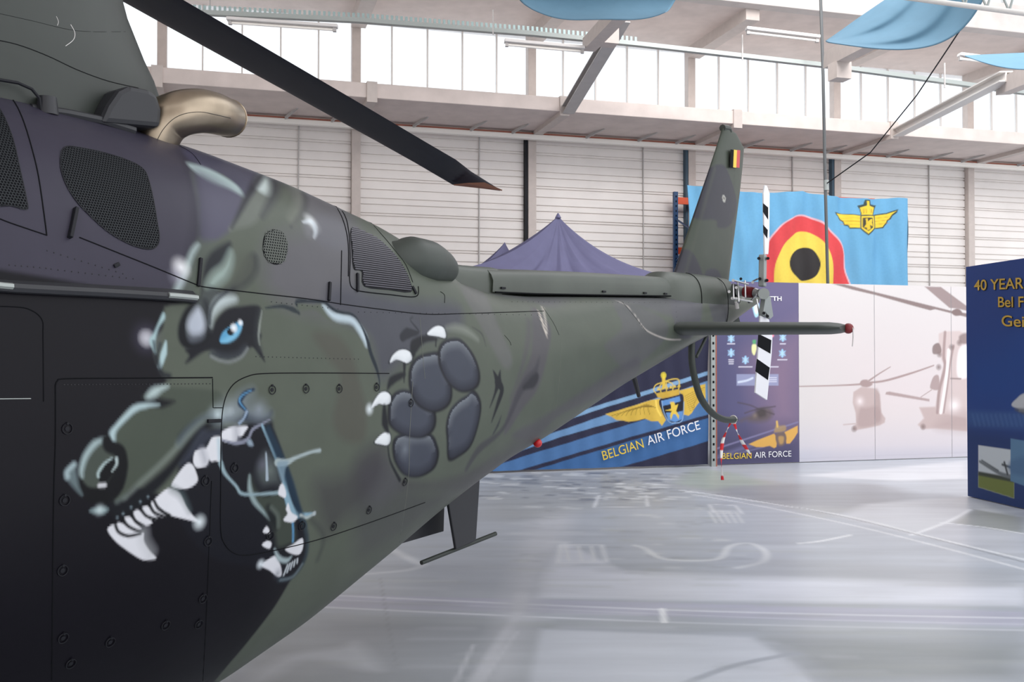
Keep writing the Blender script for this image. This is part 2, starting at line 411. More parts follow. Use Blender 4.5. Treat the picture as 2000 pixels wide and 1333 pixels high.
# ledge beam, rail under it, brackets
d_l = ofs(17.95)
lb = MB()
for a, b in zip([U0] + CU[:-1], CU): wbox(lb, a + .1 if a != U0 else a, b + .075, 0.1, d_l, Z_R + .02, Z_S)
ledge = struct(lb.build('trim_1', 'concrete', bevel=.012)); ledge['label'] = 'concrete ledge beam under the window band'
for u in CU:
    wbox(MB(), u - .05, u + .13, .1, d_l + .03, Z_R - .06, Z_S + .02).build('ledge_bracket', 'column_paint', ledge)
for a, b in zip(CU[:-1], CU[1:]):
    for t in (.30, .62, .86):
        u = a + (b - a) * t
        MB().beam(wp(u, .35, Z_R - .05), wp(u + .18, .9, Z_R + .03), .03, .05).build('rail_clamp', 'steel_grey', ledge)
rail = MB(); wbox(rail, U0, U1, .22, .36, Z_R - .15, Z_R - .05)
r_ = tag(rail.build('cable_duct', 'lamp_tube', bevel=.02), 'long white duct running just below the concrete ledge on the back wall', 'duct')
wbox(MB(), U0, U1, .24, .34, Z_R - .05, Z_R - .02).build('rusty_angle', 'rust', r_)
# window band
band = struct(wbox(MB(), U0, U1, -.12, -.05, Z_S - .3, Z_S - .02).build('window_1', 'column_paint')); band['label'] = 'long band of bright translucent panes above the ledge'
g = bpy.data.materials.new('pane'); g.use_nodes = True; nt = g.node_tree; nt.nodes.clear()
out = nt.nodes.new('ShaderNodeOutputMaterial'); tr = nt.nodes.new('ShaderNodeBsdfTransparent'); tl = nt.nodes.new('ShaderNodeBsdfTranslucent'); mx = nt.nodes.new('ShaderNodeMixShader')
tr.inputs[0].default_value = (.93, .95, .96, 1); tl.inputs[0].default_value = (.9, .93, .95, 1); mx.inputs[0].default_value = .3
nt.links.new(tr.outputs[0], mx.inputs[1]); nt.links.new(tl.outputs[0], mx.inputs[2]); nt.links.new(mx.outputs[0], out.inputs[0]); M['pane'] = g
pw = (CU[1] - CU[0]) / 5; pane0 = None
for i in range(len(CU) - 1):
    for k in range(5):
        u = CU[i] + pw * k
        if pane0 is None:
            pane0 = wbox(MB(), u + .012, u + pw - .012, -.075, -.065, Z_S - .05, Z_T + .1).build('pane', 'pane', band); up0 = u
        else:
            c = pane0.copy(); COL.objects.link(c); c.location = Vector(pane0.location) + EW * (u - up0)
        if k: wbox(MB(), u - .014, u + .014, -.10, -.03, Z_S - .05, Z_T + .1).build('mullion', 'steel_white', band)
for i, u in enumerate(CU): wbox(MB(), u - .05, u + .06, -.09, .02, Z_S, Z_T).build('mullion_post', 'column_paint', band)

# roof: slab over the window band, its front edge beam, upper window strip
sf = ofs(17.3)
slab = struct(wbox(MB(), U0, U1, -.3, sf, Z_T, Z_T + .18).build('ceiling', 'concrete'))
edge = struct(wbox(MB(), U0, U1, sf, sf + .28, Z_T - .02, Z_T + .55).build('ceiling_beam', 'concrete_grey', bevel=.015))
edge['label'] = 'long roof edge beam parallel to the back wall'
for i, u in enumerate(CU):
    r = struct(wbox(MB(), u - .11, u + .17, .12, sf, Z_T - .22, Z_T + .02).build('ceiling_rib', 'column_paint')); r['label'] = 'cross rib under the roof slab'
up2 = struct(wbox(MB(), U0, U1, sf + .05, sf + .15, Z_T + 1.9, Z_T + 2.2).build('window_2', 'column_paint')); up2['label'] = 'upper window strip above the roof edge beam'
for i in range(5, len(CU) - 1):
    for k in range(5):
        u = CU[i] + pw * k; c = pane0.copy(); COL.objects.link(c); attach(c, up2)
        c.location = Vector(pane0.location) + EW * (u - up0) + NW * (sf + .17) + Vector((0, 0, 2.33))
    for k in range(5): wbox(MB(), CU[i] + pw * k - .02, CU[i] + pw * k + .02, sf + .04, sf + .12, Z_T + .5, Z_T + 2.2).build('mullion', 'steel_grey', up2)
def rbox(m, u0, u1, d0, d1, z): wbox(m, u0, u1, d0, d1, z, z + .2)
roof = MB(); rbox(roof, U0, U1, sf, sf + 1.2, 10.3); struct(roof.build('ceiling_slab', 'concrete'))
roof2 = MB().box((-9, 6, 8.8), (11.5, 0, 0), (0, 11, 0), (0, 0, .1)); r2 = struct(roof2.build('ceiling_shade_deck', 'concrete_grey')); r2['label'] = 'unseen roof deck added to shade the left of the hall'  # unseen deck, added to darken the near left of the hall
wl = MB().box((-20.5, 8, 4.2), (.1, 0, 0), (0, 13, 0), (0, 0, 4.2)); struct(wl.build('wall_left_shade', 'cladding'))  # unseen wall, added to help darken the near left

wr_ = MB().box((-6, -8, 4.4), (14.5, 0, 0), (0, .1, 0), (0, 0, 4.4)); struct(wr_.build('wall_rear_shade', 'cladding'))  # unseen wall, added to block light from behind on the hull's near side
# steel braces from the ledge to the roof edge
def brace(p, q, w=.14):
    m = MB().beam(p, q, w, .02); d = (q - p).normalized()
    sx = d.cross(Vector((0, 0, 1))).normalized(); u = sx.cross(d).normalized()
    m.beam(p + u * .07, q + u * .07, .02, .14)
    m.beam(p + u * .14, q + u * .14, w, .02)
    return m
def pd(x, y, d): return at_depth(x, y, d)
b1 = tag(brace(wp(CU[5] + .10, d_l + .05, Z_R - .02), pd(1218, 42, 15.3), .22).build('roof_brace', 'steel_grey'), 'steel diagonal brace rising from the ledge left of the tail fin', 'brace')
b2 = tag(brace(wp(CU[7] + .10, d_l + .05, Z_R + .0), pd(1965, 158, 15.2), .2).build('roof_brace', 'steel_white'), 'pale diagonal brace rising to the right from the ledge behind the thin cable', 'brace')
b3 = struct(MB().beam(pd(1150, 88, 15.6), pd(1262, -30, 12.5), .2, .2).build('ceiling_rafter', 'column_paint')); b3['label'] = 'sloping roof rafter'
b4 = struct(MB().beam(pd(1622, 118, 15.9), pd(1790, 28, 12.5), .22, .25).build('ceiling_rafter', 'column_paint')); b4['label'] = 'sloping roof rafter'
b5 = struct(MB().beam(pd(1960, 170, 15.9), pd(2080, 120, 12.5), .22, .25).build('ceiling_rafter', 'column_paint')); b5['label'] = 'sloping roof rafter'
for x, y in ((1188, 72), (1640, 140)):
    m = MB().box(pd(x, y, 15.4), EW * .13, NW * .12, (0, 0, .13)); struct(m.build('rafter_plate', 'column_paint'))

# cable tray with teeth and its hangers
T = [pd(x, y, 15.6 + (x - 400) * .0012) for x, y in ((370, 24), (700, 40), (1040, 66), (1250, 87), (1620, 129), (2010, 182))]
tr_ = thing('cable_tray', 'long perforated cable tray hanging in front of the window band', 'cable tray', T[2])
m = MB()
for a, b in zip(T[:-1], T[1:]): m.beam(a, b, .10, .07)
m.build('tray_channel', 'metal_grey', tr_)
m = MB()
for a, b in zip(T[:3], T[1:4]):
    n_ = int((b - a).length / .075)
    for k in range(n_): p = a.lerp(b, k / n_); m.box(p + Vector((0, 0, .075)), EW * .02, NW * .008, (0, 0, .045))
m.build('tray_teeth', 'tray', tr_, kind='stuff')
for x, y in ((410, 14), (963, 46), (1450, 95), (1845, 150)):
    p = pd(x, y, 15.8); MB().beam(p + Vector((0, 0, .22)), p - Vector((0, 0, .18)), .02, .02, (1, 0, 0)).build('hanger', 'steel_grey', tr_)
# tube lamps
def lamp(a, b, d, label):
    p, q = pd(*a, d), pd(*b, d + .0006 * (b[0] - a[0]))
    t = thing('tube_lamp', label, 'lamp', (p + q) / 2, 'tube lamps')
    MB().beam(p, q, .13, .05).build('housing', 'off_white', t, bevel=.01)
    MB().tube([p.lerp(q, .04) - Vector((0, 0, .055)), p.lerp(q, .96) - Vector((0, 0, .055))], .022, 8).build('tube', 'lamp_tube', t, smooth=True)
    for k in (.03, .97): MB().box(p.lerp(q, k) - Vector((0, 0, .05)), (.025, 0, 0), (0, .03, 0), (0, 0, .035)).build('end_cap', 'steel_grey', t)
lamp((443, 37), (660, 52), 15.3, 'fluorescent lamp under the cable tray, just above the rotor blade')
lamp((985, 80), (1142, 94), 15.3, 'fluorescent lamp under the cable tray left of the diagonal brace')
lamp((1457, 56), (1600, 73), 15.6, 'fluorescent lamp fixed to the concrete roof left of the blue drape')
lamp((1873, 107), (1990, 122), 15.2, 'fluorescent lamp at the far right under the roof')
# small roof pipes
for i, (a, b, d) in enumerate((((1130, -6), (1190, 4), 12.5), ((955, 2), (1050, 14), 13.5))):
    pass
# lighting truss at top right
tr2 = thing('lighting_truss', 'pale metal truss crossing the top right corner above the blue drape', 'truss', pd(1900, 10, 11))
a0, a1 = pd(1760, -6, 9.9), pd(2060, 34, 9.4); c0, c1 = a0 + Vector((0, .05, .32)), a1 + Vector((0, .05, .32))
MB().tube([a0, a1], .026, 10).build('lower_chord', 'steel_white', tr2, smooth=True); MB().tube([c0, c1], .026, 10).build('upper_chord', 'steel_white', tr2, smooth=True)
for k in range(7):
    q0 = a0.lerp(a1, k / 7); q1 = c0.lerp(c1, (k + .5) / 7); q2 = a0.lerp(a1, (k + 1) / 7)
    MB().tube([q0, q1], .011, 6).build('truss_web', 'metal_grey', tr2); MB().tube([q1, q2], .011, 6).build('truss_web', 'metal_grey', tr2)
# blue drapes under the roof
def drape(name, label, P, m='blue_cloth', nu=60, nv=24, thick=.01):
    """P(u, v) -> point"""
    A = np.array([[tuple(P(i / nu, j / nv)) for j in range(nv + 1)] for i in range(nu + 1)])
    o = grid_mesh(name, A, m); s_ = o.modifiers.new('cloth', 'SOLIDIFY'); s_.thickness = thick
    return tag(o, label, 'drape') if label else o
def q4(a, b, c, d): return lambda u, v: a.lerp(b, u).lerp(d.lerp(c, u), v)
A_, B_, C_, D_ = pd(985, -60, 11.5), pd(1345, -45, 11.5), pd(1300, 18, 11.0), pd(1035, 12, 11.0)
f1 = q4(A_, B_, C_, D_)
drape('ceiling_drape', 'blue cloth sagging under the roof at the top centre of the picture', lambda u, v: f1(u, v) + Vector((0, .3 * math.sin(v * 3), -.13 * math.sin(u * math.pi) ** .8 * v + .02 * math.sin(u * 9 + v * 3))))
A_, B_, C_, D_ = pd(1612, 82, 11.4), pd(1745, -25, 11.2), pd(1905, -25, 10.4), pd(1618, 84, 10.8)
def f2(u, v):
    top = pd(1612, 80, 11.4).lerp(pd(1760, -20, 11.4), u); bot = pd(1618, 82, 10.8).lerp(pd(1925, -20, 10.4), u)
    sag = math.sin(u * math.pi) ; p = top.lerp(bot, v)
    return p + Vector((.30 * sag * v, 0, -.30 * sag * v ** 1.2)) + Vector((0, 1, .35)) * (.055 * math.sin(v * 15 + 2 * u) * min(1, u * 2.5))
drape('ceiling_drape', 'folded light blue cloth hanging from the truss at the top right', f2, nu=70, nv=60)
def f3(u, v):
    return pd(1885, 108, 13).lerp(pd(2060, 100, 12.6), u).lerp(pd(1885, 109, 12.6).lerp(pd(2060, 132, 12), u), v) + Vector((0, 0, -.08 * math.sin(u * math.pi) * v))
drape('ceiling_drape', 'pale blue cloth at the right edge under the roof, behind the thin cable', f3)
# hanging cable and stay
p0, p1 = pd(1602, -30, 16.6), pd(1617, 560, 16.6)
hc = thing('hanging_cable', 'thick grey cable hanging straight down in front of the round target flag', 'cable', p0)
MB().tube([p0, p0.lerp(p1, .3) + Vector((.01, 0, 0)), p0.lerp(p1, .63), p1, Vector((p1.x + .01, p1.y, .02))], .027, 8).build('sheath', 'cable', hc, smooth=True)
MB().cyl(pd(1613.5, 352, 16.6), pd(1614, 372, 16.6), .045, 10).build('coupling', 'metal_grey', hc)
tag(MB().tube([pd(1615.5, 358, 16.55), pd(1700, 298, 15.8), pd(1790, 187, 14.6), pd(1850, 97, 13.4), pd(1902, 18, 12.4)], .010, 6).build('stay_wire', 'dark'), 'thin dark wire slanting from the hanging cable up to the truss', 'wire')

# ================================================================== AT THE BACK OF THE HALL
def wall_art(y0, x0, x1, yb, yt, nu, nv, base, wave=None, zb=None):
    """a printed sheet parallel to the back wall, its corners given by what the photograph shows"""
    a = on_wall(x0, 700, y0).dot(EW); b = on_wall(x1, 700, y0).dot(EW)
    z0 = zb if zb is not None else yb; z1 = yt
    us = np.linspace(a, b, nu); zs = np.linspace(z0, z1, nv); U, Z = np.meshgrid(us, zs, indexing='ij')
    org = on_wall(1000, 700, y0); k0 = org.dot(EW); og = Vector((org.x, org.y, 0))
    D = wave(U, Z) if wave else np.zeros_like(U)
    e = np.array(EW); n = np.array(NW); P = np.array(og)[None, None] + (U - k0)[..., None] * e + D[..., None] * n + Z[..., None] * np.array([0, 0, 1.0])
    def conv(p):
        o = []
        for x, y in p: q = on_wall(x, y, y0); o.append((q.dot(EW), q.z))
        return np.array(o)
    return P, Art(np.stack([U.ravel(), Z.ravel()], -1), base, conv)
def sc(ox, oy, k): return lambda pts: [(ox + x / k, oy + y / k) for x, y in pts]

# pallet rack
RY, FY = 19.65, 18.62
rack = thing('pallet_rack', 'blue and orange pallet rack standing behind the left edge of the blue flag', 'rack', on_wall(1318, 700, RY) * 1)
rack.location.z = 0
def upr(x, y0, zt):
    b = on_wall(x, 700, y0); m = MB().box((b.x, b.y, zt / 2), EW * .045, NW * .035, (0, 0, zt / 2)); m.build('upright', 'rack_blue', rack)
    h = MB()
    for k in range(int(zt / .1)): h.box(Vector((b.x, b.y, .06 + k * .1)) + NW * .036, EW * .012, NW * .002, (0, 0, .02))
    h.build('upright_slots', 'black', rack, kind='stuff')
    return b
zt = on_wall(1318, 375, RY).z
pr = upr(1320, RY, zt); pf = pr + NW * .95; MB().box((pf.x, pf.y, zt / 2 - .2), EW * .045, NW * .035, (0, 0, zt / 2 - .2)).build('upright', 'rack_blue', rack)
for z0, z1 in ((2.6, 3.1), (3.1, 3.6), (3.6, 4.1), (4.1, 4.5)):
    s_ = 1 if int(z0 * 2) % 2 else -1
    MB().beam(Vector((pr.x, pr.y, z0 if s_ > 0 else z1)), Vector((pf.x, pf.y, z1 if s_ > 0 else z0)), .03, .03).build('frame_brace', 'rack_blue', rack)
pe = pr + EW * 4.1; pg = pf + EW * 4.1
for q in (pe, pg): MB().box((q.x, q.y, zt / 2 - .3), EW * .045, NW * .035, (0, 0, zt / 2 - .3)).build('upright', 'rack_blue', rack)
for zz in (on_wall(1318, 392, RY).z, on_wall(1318, 490, RY).z):
    for q in (pr, pf): MB().beam(Vector((q.x, q.y, zz)), Vector((q.x, q.y, zz)) + EW * 4.1, .05, .14).build('rack_beam', 'rack_orange', rack)

# air force flag
topx = [1347, 1375, 1443, 1500, 1568, 1622, 1700, 1767, 1774]; topy = [361, 366, 375, 377, 374, 384, 389, 387, 389]
def fwave(U, Z):
    return .035 * np.sin(U * 7 + Z * 1.3) + .018 * np.sin(U * 17 - Z * 5) + .012 * np.sin(Z * 11 + U * 3) + .02 * np.sin((U + Z) * 9)
FLY = 18.35
zt_ = on_wall(1560, 374, FLY).z + .02
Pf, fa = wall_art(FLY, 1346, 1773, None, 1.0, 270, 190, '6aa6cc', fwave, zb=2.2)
# shape the top edge: rows scaled to a sagging hem
U = Pf @ np.array(EW); xs_ = 1000 + F * Pf[..., 0] / Pf[..., 1]
hem = np.array([on_wall(x, y, FLY).z for x, y in zip(topx, topy)]); hemz = np.interp(xs_[:, 0], topx, hem)
vv = np.linspace(0, 1, Pf.shape[1]); Pf[..., 2] = 2.3 + (hemz[:, None] - 2.3) * vv[None]
on_ = on_wall(1000, 700, FLY); 
Pf2 = Pf + (fwave(U, Pf[..., 2]))[..., None] * 0
fa.xy = np.stack([U.ravel(), Pf2[..., 2].ravel()], -1)
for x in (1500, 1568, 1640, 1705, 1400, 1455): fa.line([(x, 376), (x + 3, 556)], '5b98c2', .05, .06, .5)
fa.poly([(1567, 419), (1602, 432), (1628, 455), (1647, 485), (1653, 520), (1652, 600), (1494, 600), (1494, 500), (1502, 470), (1518, 446), (1540, 428)], 'efb4b8', .006, .8)
fa.poly([(1567, 422), (1600, 435), (1626, 457), (1645, 486), (1650, 520), (1650, 600), (1497, 600), (1497, 500), (1505, 470), (1520, 448), (1541, 430)], 'd5474b', .008)
fa.poly([(1567, 452), (1595, 462), (1615, 485), (1626, 515), (1629, 553), (1625, 600), (1516, 600), (1512, 553), (1514, 515), (1526, 485), (1545, 462)], 'e6cb55', .008)
fa.poly([(1571, 484), (1591, 492), (1602, 514), (1596, 536), (1580, 547), (1562, 547), (1546, 532), (1542, 512), (1550, 493)], '2d2a2b', .008)
e = sc(1600, 370, 6.665); GR = '3c4a46'
lw = [(200, 295), (320, 315), (530, 335), (530, 515), (395, 515), (375, 480), (335, 470), (320, 425), (270, 395), (250, 350), (225, 335)]
rw = [(720, 330), (870, 310), (1015, 262), (1000, 310), (960, 345), (940, 390), (900, 410), (890, 440), (850, 480), (835, 505), (720, 520)]
crown = [(575, 140), (660, 140), (665, 195), (745, 210), (725, 260), (700, 340), (540, 340), (520, 260), (490, 215), (560, 200)]
shield = [(530, 335), (722, 335), (718, 515), (622, 605), (530, 515)]
for p in (lw, rw, crown, shield): fa.poly(e(p), GR, .006, 1, False)
fa.poly(e([(225, 312), (530, 345), (530, 500), (400, 500), (385, 465), (345, 455), (330, 410), (285, 385), (260, 345)]), 'eccb3f', .006, 1, False)
fa.poly(e([(722, 345), (870, 325), (995, 285), (950, 330), (925, 375), (885, 400), (875, 425), (840, 465), (825, 490), (722, 505)]), 'eccb3f', .006, 1, False)
for y in (375, 415, 455): fa.line(e([(280, y - 5), (530, y + 5)]), 'b9791f', .008, .004, .8); fa.line(e([(722, y + 5), (930, y - 20)]), 'b9791f', .008, .004, .8)
fa.poly(e([(600, 155), (640, 155), (645, 215), (720, 235), (690, 335), (550, 335), (525, 240), (605, 215)]), 'eccb3f', .006, 1, False)
for x in (565, 595, 655, 680): fa.line(e([(x, 260), (x + 3, 310)]), 'b0702c', .014, .006)
fa.poly(e([(545, 350), (708, 350), (704, 505), (622, 582), (545, 505)]), 'eccb3f', .006, 1, False)
fa.poly(e([(560, 372), (690, 372), (688, 495), (622, 548), (560, 495)]), '45423a', .005, 1, False)
fa.poly(e([(590, 385), (610, 380), (620, 420), (650, 395), (680, 385), (670, 440), (685, 490), (640, 470), (645, 520), (615, 540), (600, 500), (575, 500), (600, 450)]), 'e2c03a', .005, 1, False)
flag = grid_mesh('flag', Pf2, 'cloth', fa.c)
tag(flag, 'light blue flag with a black yellow and red roundel and a winged crowned shield', 'flag')
mm = flag.modifiers.new('cloth', 'SOLIDIFY'); mm.thickness = .008
# the flag's side flap, folded back round the rack at its right end
q = on_wall(1773, 700, FLY)
fl_ = np.array([[tuple(Vector((q.x, q.y, 0)) + EW * (.02 * math.sin(j * .13)) - NW * (i * .04 - .02) + Vector((0, 0, 2.3 + (hem[-1] - 2.3) * j / 80))) for j in range(81)] for i in range(8)])
o = grid_mesh('side_flap', fl_, 'blue_cloth'); attach(o, flag)

# navy pop-up tents
def canopy(name, label, peak, u0, u1, y0f, y0b, ez, folds=0):
    p = Vector(peak); N = 44; og = Vector((0, 0, 0))
    def eav(t):                                            # t in 0..4 round the eaves
        k = int(t) % 4; f = t - int(t)
        cs = [(u0, y0f), (u1, y0f), (u1, y0b), (u0, y0b)]; a, b = cs[k], cs[(k + 1) % 4]
        u = a[0] + (b[0] - a[0]) * f; y = a[1] + (b[1] - a[1]) * f
        q = Vector((0, y, 0)); q = q + EW * (u - q.dot(EW)); q.z = ez + .0 * f
        return q, math.sin(f * math.pi)
    A = []
    for i in range(161):
        t = 4 * i / 160; q, sg = eav(min(t, 3.9999)); row = []
        for j in range(N + 1):
            v = j / N; c = p.lerp(q, v); c.z -= math.sin(v ** .8 * math.pi) * (.27 + .22 * sg) - folds * sg * (.035 * math.sin(i * .9 + v * 5) + .02 * math.sin(i * 2.3 - v * 3)) * math.sin(v * math.pi); row.append(tuple(c))
        A.append(row)
    o = grid_mesh('canopy', np.array(A), 'tent_navy', flip=True); return o
TY = 13.95
uR = on_wall(1386, 700, TY).dot(EW); uL = uR - 4.55; zE = 2.72
peak = at_depth(1090, 421, 15.45)
tent = thing('gazebo_tent', 'large navy pop-up tent with a pointed roof and a printed front wall', 'tent', (peak.x, peak.y, 0))
attach(canopy('canopy', '', peak, uL, uR, TY, TY + 3.1, zE, 1), tent)
MB().tube([peak + Vector((0, 0, -.04)), peak + Vector((0, 0, .035))], [.05, .01], 8).build('peak_cap', 'tent_navy', tent)
def wv(U, Z): return .012 * np.sin(U * 4.2 + Z * 2) + .012 * np.sin(U * 9 - Z * 5) + .006 * np.sin(U * 23 + Z * 3)
Pt, ta = wall_art(TY, 800, 1383, None, zE, 400, 200, '262740', wv, zb=.03)
ta.poly([(760, 925), (1100, 814), (1377, 727), (1390, 724), (1390, 731), (1377, 735), (1100, 823), (760, 938)], '7fa4c8', .006, 1, False)
ta.poly([(760, 955), (1100, 839), (1390, 742), (1390, 790), (1290, 815), (1270, 806), (1100, 852), (760, 975)], '6a92be', .006, 1, False)
ta.poly([(760, 975), (1100, 868), (1220, 832), (1390, 780), (1390, 808), (1100, 893), (760, 1000)], '4a73a6', .006, 1, False)
ta.poly([(760, 1010), (1100, 901), (1390, 815), (1390, 860), (1190, 920), (1100, 945), (760, 1040)], '3a659a', .006, 1, False)
t1 = sc(1140, 680, 4.545); YL = 'd8b44a'; YD = '8d7126'
ta.poly([(1180, 835), (1275, 806), (1390, 768), (1390, 782), (1290, 818), (1200, 850)], '23243c', .02, .0)
LW = [(195, 590), (400, 525), (600, 462), (680, 450), (705, 520), (690, 560), (725, 640), (690, 692), (655, 650), (600, 652), (545, 628), (480, 645), (400, 657), (350, 645), (290, 642), (250, 612)]
RW = [(850, 378), (1085, 320), (1085, 450), (1040, 470), (1005, 520), (965, 580), (935, 603), (890, 592), (880, 480), (860, 430)]
for p in (LW, RW): ta.poly(t1(p), YL, .006, 1, False)
for k in range(9):
    ta.line(t1([(250 + k * 42, 605 - k * 2), (330 + k * 30, 575 - k * 8), (560 + k * 10, 500 + k * 4)]), YD, .009, .004, .8)
    ta.line(t1([(900 + k * 6, 430 + k * 16), (960 + k * 4, 400 + k * 18), (1080 - k * 14, 350 + k * 22)]), YD, .009, .004, .7)
ta.line(t1([(640, 470), (650, 540), (680, 600)]), 'f0d060', .03, .006)
ta.poly(t1([(680, 455), (860, 405), (890, 480), (890, 580), (870, 645), (800, 668), (735, 640), (690, 560)]), '23243c', .005)
ta.poly(t1([(692, 470), (852, 428), (862, 480), (860, 560), (885, 560), (880, 635), (810, 660), (745, 640), (720, 560), (695, 520)]), '5f8fca', .005, 1, False)
ta.poly(t1([(680, 520), (760, 500), (880, 470), (885, 555), (840, 570), (700, 575)]), '1c1c26', .005, 1, False)
ta.poly(t1([(760, 480), (800, 478), (810, 510), (840, 500), (820, 560), (850, 600), (845, 635), (815, 590), (790, 585), (770, 640), (760, 600), (775, 560), (720, 555), (770, 540), (770, 510)]), 'e2c04a', .005, 1, False)
ta.line(t1([(694, 470), (705, 560), (745, 645), (805, 668), (880, 640), (890, 480)]), '9fc0e6', .01, .005)
for p in ([(640, 400), (620, 370), (640, 330), (690, 310), (720, 300)], [(720, 300), (780, 280), (840, 280), (850, 330), (840, 375)], [(690, 400), (680, 340), (715, 300)], [(790, 380), (790, 320), (730, 295)], [(735, 395), (735, 300)]):
    ta.line(t1(p), 'd9bb52', .016, .005)
ta.poly(t1([(640, 405), (850, 365), (850, 415), (700, 450), (660, 440)]), 'caa540', .006, 1, False)
for k in range(6): ta.poly(t1([(650 + k * 36, 380 - k * 6), (665 + k * 36, 345 - k * 5), (682 + k * 36, 375 - k * 6)]), 'd9bb52', .005, 1, False)
ta.line(t1([(715, 345), (712, 265)]), 'e2c04a', .05, .006); ta.glow(t1([(712, 243)])[0], .05, 'e8d23f', 1, .3)
tw = grid_mesh('tent_wall', Pt, 'cloth', ta.c); attach(tw, tent)
def wtext(name, body, m, y0, a, b, cap, parent, off=.02, bold=0):
    A, B = on_wall(*a, y0) + NW * off, on_wall(*b, y0) + NW * off; C = on_wall(a[0], a[1] - cap, y0)
    return text(name, body, m, A, B - A, NW.cross((B - A).normalized()), abs((C - A).length) * .97, parent, .004, (B - A).length, bold)
wtext('lettering', 'BELGIAN', 'yellow', TY, (1177, 899), (1256, 874), 18, tent, .035)
wtext('lettering', 'AIR FORCE', 'white', TY, (1264, 870), (1366, 838), 18, tent, .035)
# tent legs, slotted steel
for k, uu in enumerate((uR + .03, uL)):
    q = Vector((0, TY, 0)) + EW * (uu - Vector((0, TY, 0)).dot(EW))
    g_ = MB(); g_.box(q + Vector((0, 0, 1.36)) + NW * .03, EW * .035, NW * .03, (0, 0, 1.36)); L_ = g_.build('tent_leg', 'metal_grey', tent)
    h = MB()
    for j in range(int(2.6 / .115)): h.box(q + Vector((0, 0, .1 + j * .115)) + NW * .061, EW * .014, NW * .002, (0, 0, .018))
    h.build('leg_holes', 'black', L_, kind='stuff')
    MB().box(q + EW * .05 + Vector((0, 0, 1.36)) + NW * .03, EW * .010, NW * .025, (0, 0, 1.36)).build('leg_edge', 'rust' if k == 0 else 'metal_grey', L_)
# second tent behind
pk2 = at_depth(986, 473, 18.1)
tent2 = thing('gazebo_tent', 'smaller looking navy tent roof peeping out behind the left slope of the first tent', 'tent', (pk2.x, pk2.y, 0))
u2 = pk2.dot(EW)
attach(canopy('canopy', '', pk2, u2 - 2.0, u2 + 1.0, 17.2, 19.6, 2.72, 1), tent2)
for a in (-1.95, .95):
    for y_ in (17.25, 19.5):
        q = Vector((0, y_, 0)); q = q + EW * (u2 + a - q.dot(EW)); MB().box(q + Vector((0, 0, 1.35)), EW * .02, NW * .02, (0, 0, 1.35)).build('tent_leg', 'metal_grey', tent2)

